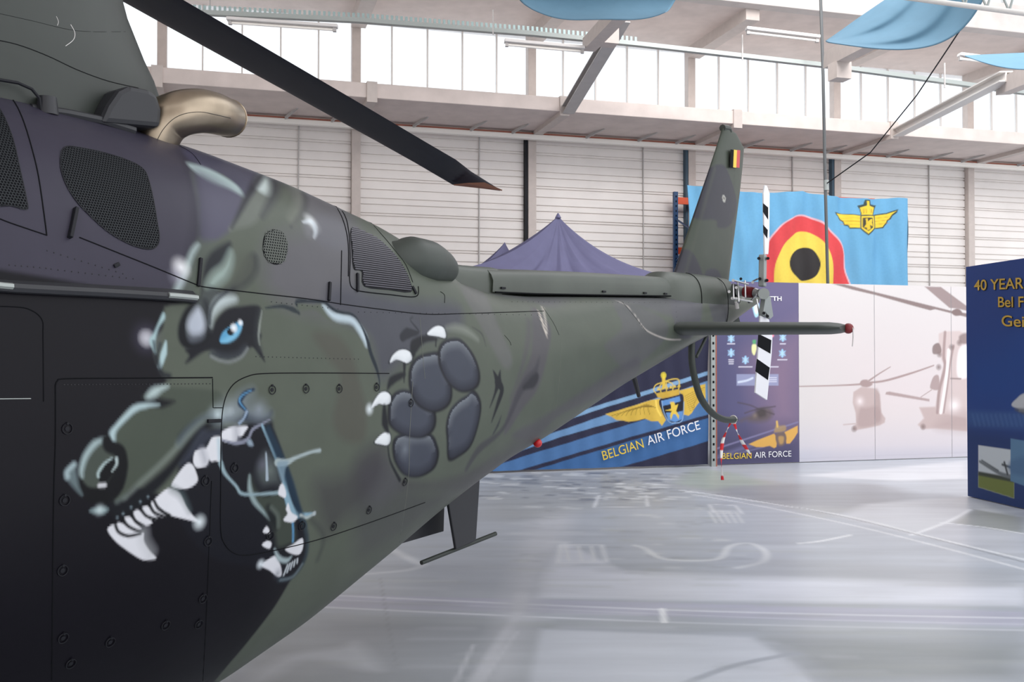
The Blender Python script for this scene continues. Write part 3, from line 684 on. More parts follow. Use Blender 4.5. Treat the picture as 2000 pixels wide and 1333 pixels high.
# exhibition wall: printed panels side by side
DY = 14.03; zT = on_wall(1560, 553, DY).z
ex = thing('exhibition_wall', 'tall white display wall printed with pale military helicopters in mist', 'display wall', on_wall(1720, 700, DY)); ex.location.z = 0
edges = [1560.5, 1708, 1858, 2010, 2180]; w4 = sc(1560, 540, 3.603)
PK = 'a58f8d'; PL = 'bda9a6'; PD_ = '806d6b'
def display_art(A):
    A.poly([(1500, 840), (2200, 840), (2200, 950), (1500, 950)], 'cac6cd', .25, .9, False)
    A.poly([(1500, 880), (2200, 872), (2200, 950), (1500, 950)], 'bcbcc8', .06, .8, False)
    A.line([(1500, 899), (1900, 884), (2200, 872)], 'b4b3bf', .012, .01, .8)
    A.poly(w4([(340, 500), (1300, 500), (1300, 1150), (340, 1150)]), 'dccdce', .8, .6, False)
    A.poly(w4([(235, 52), (320, 55), (540, 112), (900, 200), (1080, 245), (1190, 262), (1190, 290), (1080, 262), (960, 232), (925, 240), (820, 212), (540, 132), (380, 95)]), PD_, .008, .95, False)
    A.poly(w4([(885, 72), (1000, 75), (1190, 215), (1190, 245), (1120, 228), (1060, 222)]), '93807f', .008, .95, False)
    A.poly(w4([(1075, 250), (1110, 228), (1140, 240), (1150, 270), (1100, 278)]), PD_, .01)
    A.line(w4([(0, 776), (300, 768), (440, 760)]), PK, [.016, .03], .006); A.line(w4([(500, 748), (610, 735), (800, 680), (950, 628)]), PK, [.03, .035, .02], .006)
    A.line(w4([(495, 735), (560, 690), (645, 638)]), PK, [.03, .014], .006)
    A.poly(w4([(430, 755), (445, 732), (480, 728), (500, 745), (520, 760), (490, 780), (450, 778)]), PK, .01)
    A.poly(w4([(385, 815), (440, 780), (540, 790), (570, 830), (580, 960), (610, 1000), (605, 1030), (570, 1050), (400, 1085), (380, 1075), (385, 1055), (405, 1040), (400, 960), (380, 890)]), PL, .012, .95, False)
    A.poly(w4([(430, 930), (470, 925), (560, 920), (575, 1030), (420, 1060)]), PK, .03, .6)
    A.poly(w4([(540, 800), (570, 830), (575, 1000), (530, 1000)]), PK, .02, .5)
    A.glow(w4([(430, 880)])[0], .14, 'f6ecec', .8)
    A.line(w4([(315, 1045), (400, 1038)]), PL, .015, .006)
    A.poly(w4([(615, 815), (640, 812), (920, 865), (920, 882), (610, 832)]), PK, .008, .9, False); A.line(w4([(860, 850), (935, 800)]), PK, .012, .006)
    A.poly(w4([(985, 405), (1020, 388), (1130, 385), (1200, 420), (1250, 700), (1300, 1000), (1300, 1110), (1190, 1090), (960, 1070), (870, 1075), (840, 1045), (880, 1000), (850, 925), (960, 920), (985, 780), (1020, 620), (985, 540), (950, 520), (960, 480), (985, 470)]), 'cbb9b6', .015, .9, False)
    A.poly(w4([(850, 925), (960, 920), (990, 960), (1180, 1000), (1190, 1090), (960, 1070), (870, 1075), (840, 1045), (885, 1000)]), PL, .02, .9, False)
    A.line(w4([(1030, 395), (1020, 560), (1030, 640), (990, 800), (975, 960)]), PK, [.05, .06, .05], .012)
    A.line(w4([(1090, 490), (1065, 620), (1045, 780), (1020, 960)]), PK, [.04, .03], .012)
    A.line(w4([(1055, 520), (1040, 700), (1000, 960)]), 'f7efee', .05, .015)
    A.poly(w4([(945, 490), (985, 470), (1005, 520), (990, 545), (945, 545)]), PD_, .01, .9); A.poly(w4([(950, 705), (985, 702), (985, 795), (935, 795), (925, 770)]), PK, .01, .9)
    A.poly(w4([(1130, 420), (1190, 400), (1190, 470), (1140, 470)]), PD_, .02, .8); A.poly(w4([(1130, 520), (1200, 500), (1200, 690), (1120, 700)]), 'fbf6f6', .03, .9)
    A.glow(w4([(1095, 910)])[0], .2, 'fbf4f3', .9); A.line(w4([(1070, 720), (1140, 722)]), PD_, .02, .01)
    for p in ((990, 550), (985, 640), (1075, 500), (875, 1060), (1130, 468), (390, 1075)): A.glow(w4([p])[0], .06, PD_, .9, .6)
    A.poly(w4([(1060, 980), (1190, 960), (1190, 1085), (960, 1065)]), PK, .1, .45)
for i in range(4):
    Pp, A = wall_art(DY, edges[i] + (.6 if i else 0), edges[i + 1] - .3, None, zT, 150, 220, 'd3cdcc', None, zb=.012)
    display_art(A); o = grid_mesh('display_panel', Pp, 'print', A.c, smooth=False); attach(o, ex)
    q0, q1 = Vector(Pp[0, 0]), Vector(Pp[-1, 0])
    MB().box((q0 + q1) / 2 - NW * .03 + Vector((0, 0, zT / 2 - .005)), EW * ((q1 - q0).length / 2), NW * .025, (0, 0, zT / 2 - .006)).build('panel_board', 'white', o)
# poster panel
ps = thing('poster_panel', 'dark purple information panel with small helicopter icons, standing between tent and white wall', 'display panel', on_wall(1475, 700, DY)); ps.location.z = 0
Pp, A = wall_art(DY, 1393, 1560, None, zT, 170, 260, '5b567a', None, zb=.012)
A.poly([(1380, 540), (1460, 540), (1440, 930), (1380, 930)], '474870', .5, .7, False)
A.poly([(1470, 700), (1570, 640), (1570, 840), (1500, 850)], '8b7288', .35, .7, False)
A.poly([(1380, 830), (1470, 850), (1570, 850), (1570, 930), (1380, 930)], '3d3a5a', .3, .9, False)
A.poly([(1380, 540), (1570, 540), (1570, 620), (1450, 620)], '6f6588', .4, .5, False)
pz = sc(1380, 540, 5.125)
def icon(x, y, c='8fc0ea'):
    A.line([(x, y - 7), (x, y + 6)], c, .03, .006); A.line([(x - 6, y - 5), (x + 6, y + 4)], c, .012, .006); A.line([(x + 6, y - 5), (x - 6, y + 4)], c, .012, .006); A.glow((x, y), .06, 'b9dcf5', .8, .6)
for x, y in ((1428, 662), (1428, 690), (1456, 704), (1529, 660), (1528, 691)): icon(x, y)
for x, y, w in ((1428, 672, 14), (1428, 703, 9), (1428, 707, 9), (1428, 711, 8), (1456, 717, 26), (1529, 672, 10), (1528, 703, 18), (1510, 717, 20), (1456, 652, 14)): A.line([(x - w / 2, y), (x + w / 2, y)], 'd9d7e6', .016, .005, .9)
A.poly(pz([(300, 980), (720, 980), (720, 1095), (300, 1095)]), '9aa0c2', .006, .8, False); A.line(pz([(320, 1060), (400, 1045), (460, 1020)]), 'cfd8ea', .03, .01)
for y in (1015, 1035, 1055): A.line(pz([(620, y), (700, y)]), 'd6d6e6', .012, .005)
A.poly(pz([(460, 275), (525, 275), (525, 380), (490, 410), (465, 340)]), 'a9d6ea', .01); A.poly(pz([(480, 290), (520, 300), (505, 380), (480, 350)]), 'e8eef2', .01)
A.poly(pz([(455, 690), (490, 680), (500, 720), (480, 790), (455, 760)]), 'e6e6a8', .01); A.poly(pz([(462, 640), (495, 640), (490, 675), (465, 675)]), '56a070', .01)
A.poly(pz([(630, 570), (672, 580), (668, 608), (632, 606)]), 'e98aa0', .01)
hz = sc(1140, 680, 4.545)
A.poly(hz([(1390, 640), (1500, 590), (1560, 540), (1640, 530), (1680, 580), (1640, 640), (1560, 660), (1480, 655), (1440, 640), (1400, 655)]), '5d5150', .04, .85)
A.line(hz([(1370, 485), (1480, 510), (1560, 545), (1690, 590)]), '4a4048', .02, .01, .8); A.line(hz([(1430, 580), (1540, 545), (1700, 520)]), '4a4048', .02, .01, .8)
A.poly(hz([(1530, 560), (1600, 540), (1620, 600), (1560, 620)]), '3c3434', .03, .8); A.glow(hz([(1520, 600)])[0], .08, '8a7a6c', .7)
A.line(hz([(1150, 905), (1500, 790), (1900, 660)]), '7f7aa0', .025, .008, .8); A.line(hz([(1150, 985), (1400, 930), (1600, 880)]), '75719a', .02, .01, .6); A.poly(hz([(1200, 950), (1460, 860), (1500, 880), (1250, 960)]), '6a6890', .03, .7)
A.poly(hz([(1465, 855), (1540, 820), (1690, 762), (1720, 800), (1710, 880), (1690, 890), (1650, 870), (1590, 882), (1530, 880)]), 'd3a24e', .008, 1, False)
A.poly(hz([(1780, 750), (1900, 690), (1900, 750), (1870, 800), (1830, 850), (1800, 850), (1790, 800)]), 'd6a350', .008, 1, False)
A.poly(hz([(1705, 775), (1740, 750), (1785, 755), (1800, 810), (1775, 865), (1735, 870), (1708, 830)]), '6c5a58', .01); A.poly(hz([(1730, 790), (1775, 790), (1770, 845), (1740, 850)]), 'c29a58', .015, .7)
A.poly(hz([(1690, 745), (1705, 690), (1720, 655), (1735, 690), (1790, 690), (1790, 735), (1720, 750)]), 'a68a5c', .015, .8)
A.line(hz([(1715, 655), (1720, 700)]), 'd6b060', .03, .01)
o = grid_mesh('printed_sheet', Pp, 'print', A.c, smooth=False); attach(o, ps)
q0, q1 = Vector(Pp[0, 0]), Vector(Pp[-1, 0])
MB().box((q0 + q1) / 2 - NW * .03 + Vector((0, 0, zT / 2 - .005)), EW * ((q1 - q0).length / 2), NW * .025, (0, 0, zT / 2 - .006)).build('panel_board', 'navy', ps)
wtext('lettering', '"CAIMAN" TTH', 'white', DY, (1432, 587), (1526, 588), 9, ps, .006, .02)
wtext('lettering', 'BELGIAN', 'yellow', DY, (1410, 897), (1467, 896), 12, ps, .006)
wtext('lettering', 'AIR FORCE', 'white', DY, (1473, 895), (1545, 892), 12, ps, .006)

# blue board at the right edge
g0, g1 = ground(1890.5, 971), ground(2000, 996); DB = (g1 - g0).normalized(); NB = Vector((DB.y, -DB.x, 0)); NB = NB if NB.x < 0 else -NB
def on_board(x, y): return on_plane(x, y, g0, NB)
zB = on_board(1892, 521).z; LB = 2.6
board = thing('display_board', 'tall dark blue exhibition board with yellow lettering at the right edge', 'display board', g0)
MB().box(g0 + DB * LB / 2 - NB * .04 + Vector((0, 0, zB / 2 + .004)), DB * LB / 2, NB * .038, (0, 0, zB / 2 - .004)).build('board_core', 'board_blue', board, bevel=.004)
us = np.linspace(.0, LB, 330); zs = np.linspace(.01, zB, 300); U, Z = np.meshgrid(us, zs, indexing='ij')
PB = np.array(g0 + NB * .002)[None, None] + U[..., None] * np.array(DB) + Z[..., None] * np.array([0, 0, 1.])
def bconv(p): return np.array([((on_board(x, y) - g0).dot(DB), on_board(x, y).z) for x, y in p])
A = Art(np.stack([U.ravel(), Z.ravel()], -1), '223d7c', bconv)
A.poly([(1885, 700), (1990, 640), (2030, 640), (2030, 820), (1885, 800)], '1c4488', .3, .8, False)
A.poly([(1880, 802), (2005, 806), (2005, 842), (1880, 836)], '35568c', .03, .7, False)
A.poly([(1880, 835), (2010, 850), (2010, 1010), (1880, 975)], '1d3566', .1, .8, False)
for k in range(12): A.line([(1900 + k * 9, 812), (1905 + k * 9, 830)], '4a6a9c', .03, .02, .5)
A.poly([(1911, 870), (1981, 880), (1981, 974), (1911, 952)], 'c3cbd0', .006, 1, False)
A.poly([(1911, 925), (1981, 938), (1981, 974), (1911, 952)], '6f7a3c', .008, 1, False); A.poly([(1911, 921), (1981, 934), (1981, 943), (1911, 929)], '3a4034', .01, 1, False)
A.line([(1914, 902), (1935, 915), (1955, 926), (1975, 932)], '6d7478', [.03, .05], .01); A.line([(1918, 900), (1950, 920)], '4e5458', .02, .01); A.line([(1962, 904), (1968, 926)], '3a3e42', .03, .01); A.line([(1958, 908), (1976, 914)], '3a3e42', .025, .01)
A.poly([(1974, 857), (2030, 866), (2030, 960), (1974, 940)], '5a7fa0', .006, 1, False); A.poly([(1976, 900), (2030, 890), (2030, 930), (1976, 925)], '48688c', .03, .7)
A.poly([(1976, 792), (1985, 780), (2005, 768), (2060, 770), (2060, 812), (1996, 805), (1990, 800)], 'b9bcc0', .01); A.poly([(1985, 798), (2060, 806), (2060, 825), (2000, 810)], '50555c', .015, .8)
o = grid_mesh('printed_sheet', PB, 'print', A.c, smooth=False, flip=False); attach(o, board)
def btext(body, a, b, cap, m, off, dx=0):
    A_, B_ = on_board(a[0] + dx, a[1] + dx), on_board(b[0] + dx, b[1] + dx); R = DB; up = Vector((0, 0, 1))
    C_ = on_board(a[0], a[1] - cap); d = (B_ - A_)
    return text('lettering', body, m, A_ + NB * off, d, Vector((0, 0, 1)), abs(C_.z - on_board(*a).z), board, 0, d.length, .01)
for m, off, dx in (('dark', .006, 1.2), ('gold', .010, 0)):
    btext('40 YEAR', (1904, 567.5), (2001, 563.5), 20, m, off, dx)
    btext('Bel F', (1951, 600), (2001, 600), 20, m, off, dx)
    btext('Gei', (1958, 637), (2002, 639), 21, m, off, dx)

# ================================================================== THE HELICOPTER
heli_root = thing('helicopter', 'large camouflaged military helicopter painted with a snarling wolf head and paw', 'helicopter', H0 + Vector((0, 0, 0)))
TS = [-2.2, -.5, 0, .4, .8, 1.25, 1.8, 2.1, 2.4, 2.8, 3.2, 4.2, 5.3, 6.1, 6.9]
T_zb = [.2, .2, .2, .2, .24, .38, .60, .73, .85, .98, 1.08, 1.38, 1.68, 1.86, 2.10]
T_zt = [2.52, 2.53, 2.53, 2.51, 2.47, 2.40, 2.28, 2.18, 2.04, 1.98, 1.98, 2.03, 2.08, 2.12, 2.2]
T_w = [.80, .80, .79, .78, .76, .72, .65, .61, .57, .50, .45, .34, .25, .16, .04]
dd = np.linspace(-3, 8, 1101)
def tab(v):
    y = np.interp(dd, TS, v); k = np.exp(-np.linspace(-2, 2, 31) ** 2); k /= k.sum()
    return np.convolve(np.pad(y, 15, 'edge'), k, 'valid')
tb, tt, tw_ = tab(T_zb), tab(T_zt), tab(T_w)
PE = 2.5
def sec(s): return float(np.interp(s, dd, tb)), float(np.interp(s, dd, tt)), float(np.interp(s, dd, tw_))
def half(s, n=160):
    zb, zt, w = sec(s); th = np.linspace(0, math.pi, n); zm = zb + (zt - zb) * .47
    c, si = np.cos(th), np.sin(th)
    z = zm + np.where(c > 0, (zt - zm), (zm - zb)) * np.sign(c) * np.abs(c) ** (2 / PE)
    return w * np.abs(si) ** (2 / PE), z
def width_at(s, z):
    zb, zt, w = sec(s); zm = zb + (zt - zb) * .47; t = (z - zm) / ((zt - zm) if z > zm else (zm - zb)); return w * max(0, 1 - min(1, abs(t)) ** PE) ** (1 / PE)
def skin(s, z, off=0.0):
    p = heli(s, width_at(s, z), z)
    if off:
        a = heli(s + .01, width_at(s + .01, z), z) - p; b = heli(s, width_at(s, z + .006), z + .006) - heli(s, width_at(s, z - .006), z - .006)
        n = a.cross(b).normalized(); n = n if n.dot(NX) > 0 else -n; p = p + n * off
    return p
def skin_n(s, z): return (skin(s, z, .01) - skin(s, z)).normalized()
def resample(w, z, z0, z1, n):
    """n points by arc length between heights z0 (upper) and z1 (lower)"""
    L = np.concatenate([[0], np.cumsum(np.hypot(np.diff(w), np.diff(z)))]); l0, l1 = np.interp([-z0, -z1], -z, L)
    q = np.linspace(l0, l1, n); return np.interp(q, L, w), np.interp(q, L, z)
def patch(ss, z0, z1, n, sign=1):
    P = np.zeros((len(ss), n, 3)); SZ = np.zeros((len(ss), n, 2))
    for i, s in enumerate(ss):
        w, z = half(s); a = z0(s) if z0 else z[0]; b = z1(s) if z1 else z[-1]; w, z = resample(w, z, a, b, n)
        P[i, :, 0] = H0.x + AX.x * s + NX.x * w * sign; P[i, :, 1] = H0.y + AX.y * s + NX.y * w * sign; P[i, :, 2] = z
        SZ[i, :, 0] = s; SZ[i, :, 1] = z
    return P, SZ
# coarse copy of the skin, only for finding where a point of the photograph lies on it
cs = np.linspace(-2.2, 6.9, 180); CP, _ = patch(cs, None, None, 70)
tri = [(i * 70 + j, i * 70 + j + 1, (i + 1) * 70 + j + 1, (i + 1) * 70 + j) for i in range(179) for j in range(69)]
bvh = BVHTree.FromPolygons([tuple(p) for p in CP.reshape(-1, 3)], tri)
def to_skin(x, y):
    r = ray(x, y).normalized(); h = bvh.ray_cast(CAM, r)
    P_ = h[0] if h[0] is not None else on_w(x, y, .25); s, w, z = hl(P_)
    if h[0] is None:
        zb, zt, _ = sec(s); z = min(max(z, zb + .003), zt - .003) if zb - .08 < z < zt + .08 else z
    return s, z
def hconv(p): return np.array([to_skin(x, y) for x, y in p])

SPL = 1.80; S_END = 2.66
xs_px = np.arange(-40, 1100, 2.0); ss1 = [(-2.2 + .1 * k) for k in range(18)]
ss_f = [hl(on_w(x, 700, .66))[0] for x in xs_px]; ss_f = [s for s in ss_f if s < S_END]
ss1 = [s for s in ss1 if s < ss_f[0] - .02] + ss_f + [S_END]
ss2 = [S_END] + [s for s in (hl(on_w(x, 700, .3))[0] for x in np.arange(905, 1500, 3.0)) if S_END < s < 6.88] + [6.9]
P_low, Z_low = patch(ss1, lambda s: SPL, None, 330)
P_up, Z_up = patch(ss1, None, lambda s: SPL, 190)
P_tb, Z_tb = patch(ss2, None, None, 190)
allz = np.concatenate([Z_low.reshape(-1, 2), Z_up.reshape(-1, 2), Z_tb.reshape(-1, 2)])
OL, GP, DK = '5b6257', '5a5960', '171322'
A = Art(allz, OL, hconv)
tA, tB, tC, tD, tE = sc(100, 740, 3.3325), sc(350, 740, 3.3325), sc(280, 280, 3.3325), sc(660, 600, 3.809), sc(0, 467, 3.3333)
def ap(pts, c, blur=.006, alpha=1, sm=True): A.poly(pts, c, blur, alpha, sm)
def al(pts, c, w, blur=.004, alpha=1, sm=True): A.line(pts, c, w, blur, alpha, sm)
def ag(p, r, c, alpha=1, pw=2): A.glow(p, r, c, alpha, pw)
# --- camouflage
ap([(560, 330), (680, 400), (700, 600), (600, 610), (520, 560), (530, 470), (600, 440)], '65626a', .06, .8)
ap([(660, 560), (800, 585), (900, 600), (880, 690), (800, 700), (745, 740), (720, 660), (640, 600)], '4d4e59', .04, .9)
ap([(900, 560), (935, 555), (975, 640), (1000, 700), (985, 720), (940, 640)], '6d6c6e', .02, .6)
ap([(965, 570), (1330, 578), (1330, 620), (1215, 590), (1130, 580), (1080, 600), (1040, 590)], '5d5c64', .02, .7)
ap([(1040, 600), (1075, 640), (1068, 700), (1050, 760), (1020, 800), (985, 850), (1000, 780), (1035, 700), (1040, 650)], '57535b', .012, .8)
ap([(1320, 560), (1360, 570), (1372, 600), (1360, 650), (1330, 660), (1310, 600)], '5b5b63', .01, .8)
ap([(1380, 560), (1420, 570), (1420, 625), (1400, 640), (1385, 600)], '54555c', .01, .8)
ap([(1200, 588), (1290, 620), (1300, 660), (1230, 720), (1180, 680), (1215, 640)], '615f66', .015, .6)
ap([(1090, 640), (1180, 680), (1210, 740), (1120, 800), (1080, 760)], '585f55', .02, .7)
al([(1205, 588), (1225, 598), (1242, 618), (1262, 645), (1300, 662), (1330, 664)], 'b4aea8', .012, .004, .9)
al([(1060, 600), (1065, 625), (1068, 650)], 'c9c2b8', .014, .006, .8)
ap([(1040, 860), (1090, 815), (1140, 790), (1240, 735), (1240, 700), (1160, 750), (1060, 815), (1000, 850)], '55535a', .02, .7)
ap([(690, 1000), (700, 910), (750, 890), (840, 960), (960, 900), (1020, 850), (1060, 860), (900, 960), (760, 1060), (700, 1080)], '45424a', .06, .5)
ap([(705, 920), (760, 890), (790, 940), (730, 990)], '54525a', .04, .5)
# --- dark ground of the nose side
ap([(-60, 120), (345, 270), (372, 340), (386, 400), (388, 450), (377, 500), (352, 528), (345, 585), (-60, 575)], '43404f', .012, 1)
ap([(-400, 575), (345, 586), (322, 600), (318, 640), (300, 665), (302, 700), (314, 730), (325, 745), (300, 765), (292, 785), (262, 800), (238, 815), (225, 870), (240, 930), (290, 960), (330, 965), (360, 950), (405, 905), (450, 850), (505, 820), (535, 845), (560, 920), (580, 990), (595, 1040), (597, 1090), (570, 1130), (540, 1180), (515, 1215), (475, 1265), (420, 1330), (300, 1480), (-400, 1480)], DK, .008, 1)
ap([(370, 285), (520, 340), (500, 375), (478, 385), (440, 345), (372, 318)], '4c4a60', .012, .9)
ap([(388, 320), (470, 380), (455, 440), (420, 470), (392, 470), (390, 400)], '56536a', .012, .9)
al([(372, 320), (388, 370), (390, 440), (380, 500)], '2c2a3c', .05, .03, .6)
# --- forehead, ears, brow
ap(tC([(290, 130), (420, 165), (540, 225), (620, 285), (650, 345), (560, 300), (430, 250), (340, 190)]), 'a9bcbc', .012, .95)
ap(tC([(340, 190), (430, 215), (540, 280), (620, 340), (640, 350), (560, 500), (440, 600), (390, 520), (370, 380)]), '59576a', .03, .7)
ap(tC([(780, 200), (820, 240), (825, 300), (790, 400), (720, 520), (600, 560), (560, 560), (620, 470), (700, 340)]), '6f756d', .012, 1)
ap(tC([(783, 205), (818, 240), (822, 300), (800, 330), (740, 300), (740, 260)]), 'c5d2d0', .02, .95)
al(tC([(790, 180), (735, 250), (650, 400), (575, 550)]), '2a2a36', [.012, .03, .022, .006], .01, .9)
al(tC([(800, 190), (850, 230), (850, 330), (770, 480)]), '33333f', [.02, .05, .03, .006], .02, .85)
al(tC([(990, 270), (1045, 340), (1040, 430), (960, 545)]), '3a3a40', [.006, .03, .02, .004], .012, .8)
al(tC([(980, 280), (1015, 340), (1000, 420), (960, 500)]), '7f8378', .03, .02, .5)
ag(tC([(1100, 520)])[0], .055, 'f4f8fa', 1, 1.4); al(tC([(1040, 515), (1100, 515), (1120, 570), (1110, 615)]), 'dfe8ee', [.006, .03, .006], .008)
ap(tC([(1040, 520), (1090, 540), (1105, 610), (1060, 600)]), '7a7a80', .02, .7)
ap(tC([(1140, 470), (1300, 520), (1320, 690), (1130, 640)]), '66666f', .02, .6)
# dark lock beside the brow and its lit flanks
ap(tC([(370, 640), (300, 740), (265, 860), (190, 980), (330, 1000), (350, 900), (400, 760), (480, 660)]), '586058', .02, .9)
ap(tC([(360, 660), (320, 740), (290, 830), (240, 950), (200, 970), (270, 800), (320, 690)]), 'b4c6c6', .014, .95)
ag(tC([(245, 810)])[0], .05, 'f2f2f6', 1, 1.3); ag(tC([(225, 870)])[0], .05, 'a9a8b8', .7, 1.6)
ap(tC([(560, 640), (565, 700), (520, 780), (430, 850), (395, 920), (390, 980), (360, 1050), (300, 1100), (370, 1000), (380, 900), (400, 780), (450, 700)]), '262b34', .012, .95)
ap(tC([(570, 700), (580, 780), (545, 870), (480, 930), (440, 960), (410, 930), (450, 850), (520, 790)]), '9fb2ac', .02, .85)
ap(tC([(430, 940), (520, 960), (600, 900), (690, 740), (735, 730), (745, 820), (700, 900), (620, 960), (540, 990), (480, 1010)]), '2a2d38', .016, .9)
ap(tC([(640, 740), (720, 740), (720, 850), (640, 930), (600, 930), (600, 860)]), '555a50', .02, .8)
# brow bridge and inner brow highlight
ap(tC([(395, 960), (470, 960), (480, 1010), (440, 1090), (440, 1190), (470, 1260), (450, 1300), (300, 1310), (250, 1270), (245, 1190), (280, 1120), (340, 1040), (380, 1000)]), '4a5050', .01)
ap(tC([(400, 1030), (440, 1100), (445, 1200), (470, 1260), (440, 1320), (330, 1320), (270, 1270), (330, 1250), (390, 1230), (410, 1150)]), '1c202c', .02, .95)
al(tC([(345, 1000), (325, 1050), (280, 1110), (252, 1200), (262, 1280), (320, 1305), (440, 1290)]), '151a24', [.012, .02, .024, .03, .036, .045, .05], .008)
ap(tC([(350, 1070), (380, 1100), (400, 1180), (380, 1230), (320, 1240), (290, 1200), (300, 1140)]), 'bcc3d0', .014, .9)
ap(tE([(1235, 560), (1265, 520), (1300, 560), (1320, 620), (1290, 650), (1240, 650)]), 'aab2c0', .02, .4)
ap(tC([(600, 1030), (520, 1070), (460, 1130), (445, 1190), (440, 1140), (450, 1060), (490, 1005), (550, 990), (600, 1000)]), 'b8c4c6', .016, .95)
al(tE([(1365, 550), (1370, 470), (1410, 400), (1480, 340)]), '2a2f3a', .012, .006, .8)
# eye socket and eye
ap(tE([(1370, 640), (1400, 540), (1470, 460), (1560, 440), (1690, 440), (1680, 560), (1700, 640), (1640, 700), (1560, 760), (1440, 770), (1360, 720), (1215, 810), (1230, 760), (1210, 720), (1300, 690)]), '1e202c', .008)
ap(tE([(1640, 620), (1690, 700), (1725, 800), (1690, 760), (1640, 700), (1580, 680)]), '22252e', .006)
ap(tE([(1370, 760), (1440, 790), (1500, 795), (1580, 760), (1610, 700), (1590, 690), (1540, 730), (1460, 740), (1380, 720)]), '3a4048', .012, .9)
al(tE([(1375, 765), (1430, 792), (1500, 800), (1570, 770), (1612, 715)]), '8a9090', .010, .006, .8)
ap(tE([(1430, 665), (1450, 610), (1500, 570), (1575, 535), (1570, 590), (1540, 640), (1490, 672), (1450, 678)]), '5aa0c8', .004)
ap(tE([(1440, 670), (1480, 640), (1540, 600), (1570, 560), (1565, 600), (1535, 645), (1490, 672)]), '86c4e2', .008, .7)
ap(tE([(1480, 595), (1500, 580), (1525, 600), (1520, 620), (1500, 630), (1480, 615)]), '161a28', .003)
ag(tE([(1523, 580)])[0], .020, 'ffffff', 1, .8); ag(tE([(1565, 545)])[0], .014, 'ffffff', 1, .8)
al(tE([(1730, 450), (1840, 440), (1930, 470), (1945, 480), (1930, 400), (1990, 400)]), '2f3a40', [.006, .022, .008, .008], .004)
al(tE([(1705, 470), (1690, 560), (1683, 640), (1690, 690)]), 'a8b0a8', [.004, .01, .004], .004, .9)
al(tE([(1690, 470), (1672, 560), (1670, 640), (1690, 720)]), '363b40', .02, .012, .7)
# cheek contour behind the eye
ap(tC([(1000, 1040), (1100, 1050), (1170, 1045), (1220, 1100), (1330, 1120), (1330, 1170), (1200, 1150), (1120, 1090), (1010, 1090)]), OL, .008)
cheek = [(578, 600), (610, 594), (632, 593), (652, 612), (685, 620), (700, 635), (712, 655), (716, 668)]
al([(x, y + 5) for x, y in cheek[2:]], 'bfd0da', [.01, .035, .03, .035, .02], .012, .95)
al([(580, 598), (582, 590), (630, 590), (645, 600), (660, 609), (688, 615), (702, 630), (716, 660), (724, 690), (736, 722), (741, 745), (741, 766)], '22303c', [.006, .012, .014, .014, .012, .006, .022, .022, .01, .003], .004)
ap([(610, 655), (640, 648), (670, 665), (690, 700), (700, 740), (715, 800), (710, 860), (670, 860), (650, 820), (665, 740), (640, 700)], '545049', .02, .6)
# left glint and bridge of the nose
ag((286, 661), .036, 'f4f4f8', 1, 1.0); ag((286, 661), .08, '6a6680', .5, 1.6)
ap([(318, 612), (322, 622), (310, 640), (303, 668), (304, 690), (297, 680), (292, 664), (302, 648)], 'a8c4c8', .006)
al([(324, 668), (320, 690), (312, 716)], 'aec8cc', [.006, .022, .016], .005); al([(300, 668), (305, 695), (313, 672)], '2c3640', .01, .006, .8)
al([(305, 700), (315, 728), (330, 735)], '1e2230', .02, .008, .8)
# --- muzzle
ap(tA([(640, 85), (720, 55), (850, 60), (1000, 70), (1110, 100), (1110, 220), (1020, 240), (900, 330), (780, 470), (660, 590), (560, 690), (470, 770), (420, 800), (370, 790), (400, 740), (440, 690), (470, 620), (480, 540), (470, 480), (430, 440), (400, 410), (395, 360), (420, 320), (540, 190), (640, 170), (800, 155), (600, 130)]), '4c544a', .008)
al(tA([(600, 125), (650, 145), (720, 160), (800, 150)]), '1c1e26', [.01, .03, .03, .004], .01)
ap(tA([(618, 118), (650, 70), (690, 52), (760, 50), (720, 80), (680, 115), (640, 130)]), 'b9cccc', .012, .95)
al(tA([(402, 405), (400, 355), (425, 315), (480, 255), (545, 195), (620, 175), (700, 170)]), 'aec4c8', [.016, .022, .016, .018, .022, .016, .004], .008)
al(tA([(480, 780), (560, 700), (680, 590), (800, 470), (920, 340), (1010, 260)]), '7e8882', [.01, .016, .014, .016, .01], .012, .8)
ap(tA([(370, 810), (480, 800), (600, 700), (760, 560), (900, 390), (1000, 290), (1110, 270), (1110, 310), (1010, 345), (930, 440), (830, 570), (740, 680), (640, 780), (560, 860), (420, 900)]), '1d212a', .012)
al(tA([(430, 800), (480, 770)]), '6e7a76', .012, .01, .7)
# nose
ap(tA([(345, 400), (280, 430), (220, 510), (190, 600), (190, 650), (230, 730), (330, 740), (420, 700), (470, 600), (480, 520), (440, 460), (370, 430)]), '4a524b', .008)
al(tA([(350, 395), (285, 425), (225, 505), (198, 590), (200, 640)]), 'a4b8ba', [.01, .022, .02, .016, .008], .008, .9)
al(tA([(360, 400), (380, 440), (440, 470), (460, 530), (455, 600), (420, 690), (370, 750), (300, 760)]), '16181f', [.03, .04, .04, .04, .045, .06, .06, .04], .006)
al(tA([(178, 660), (200, 720), (240, 750), (330, 770)]), '14161c', [.015, .035, .04, .05], .006)
ap(tA([(150, 555), (100, 600), (98, 640), (130, 690), (200, 760), (180, 700), (165, 620)]), '6c7c80', .008, .95); al(tA([(148, 560), (105, 605), (105, 640)]), 'a9bdc2', .014, .008, .9)
ap(tA([(420, 515), (360, 540), (310, 600), (305, 650), (340, 690), (390, 640), (425, 580)]), '14161c', .005)
al(tA([(395, 518), (345, 555), (308, 610), (306, 640)]), 'a9bcbc', [.005, .01, .008], .004); al(tA([(425, 520), (425, 560), (395, 605)]), 'b4c4c4', [.01, .008, .003], .004)
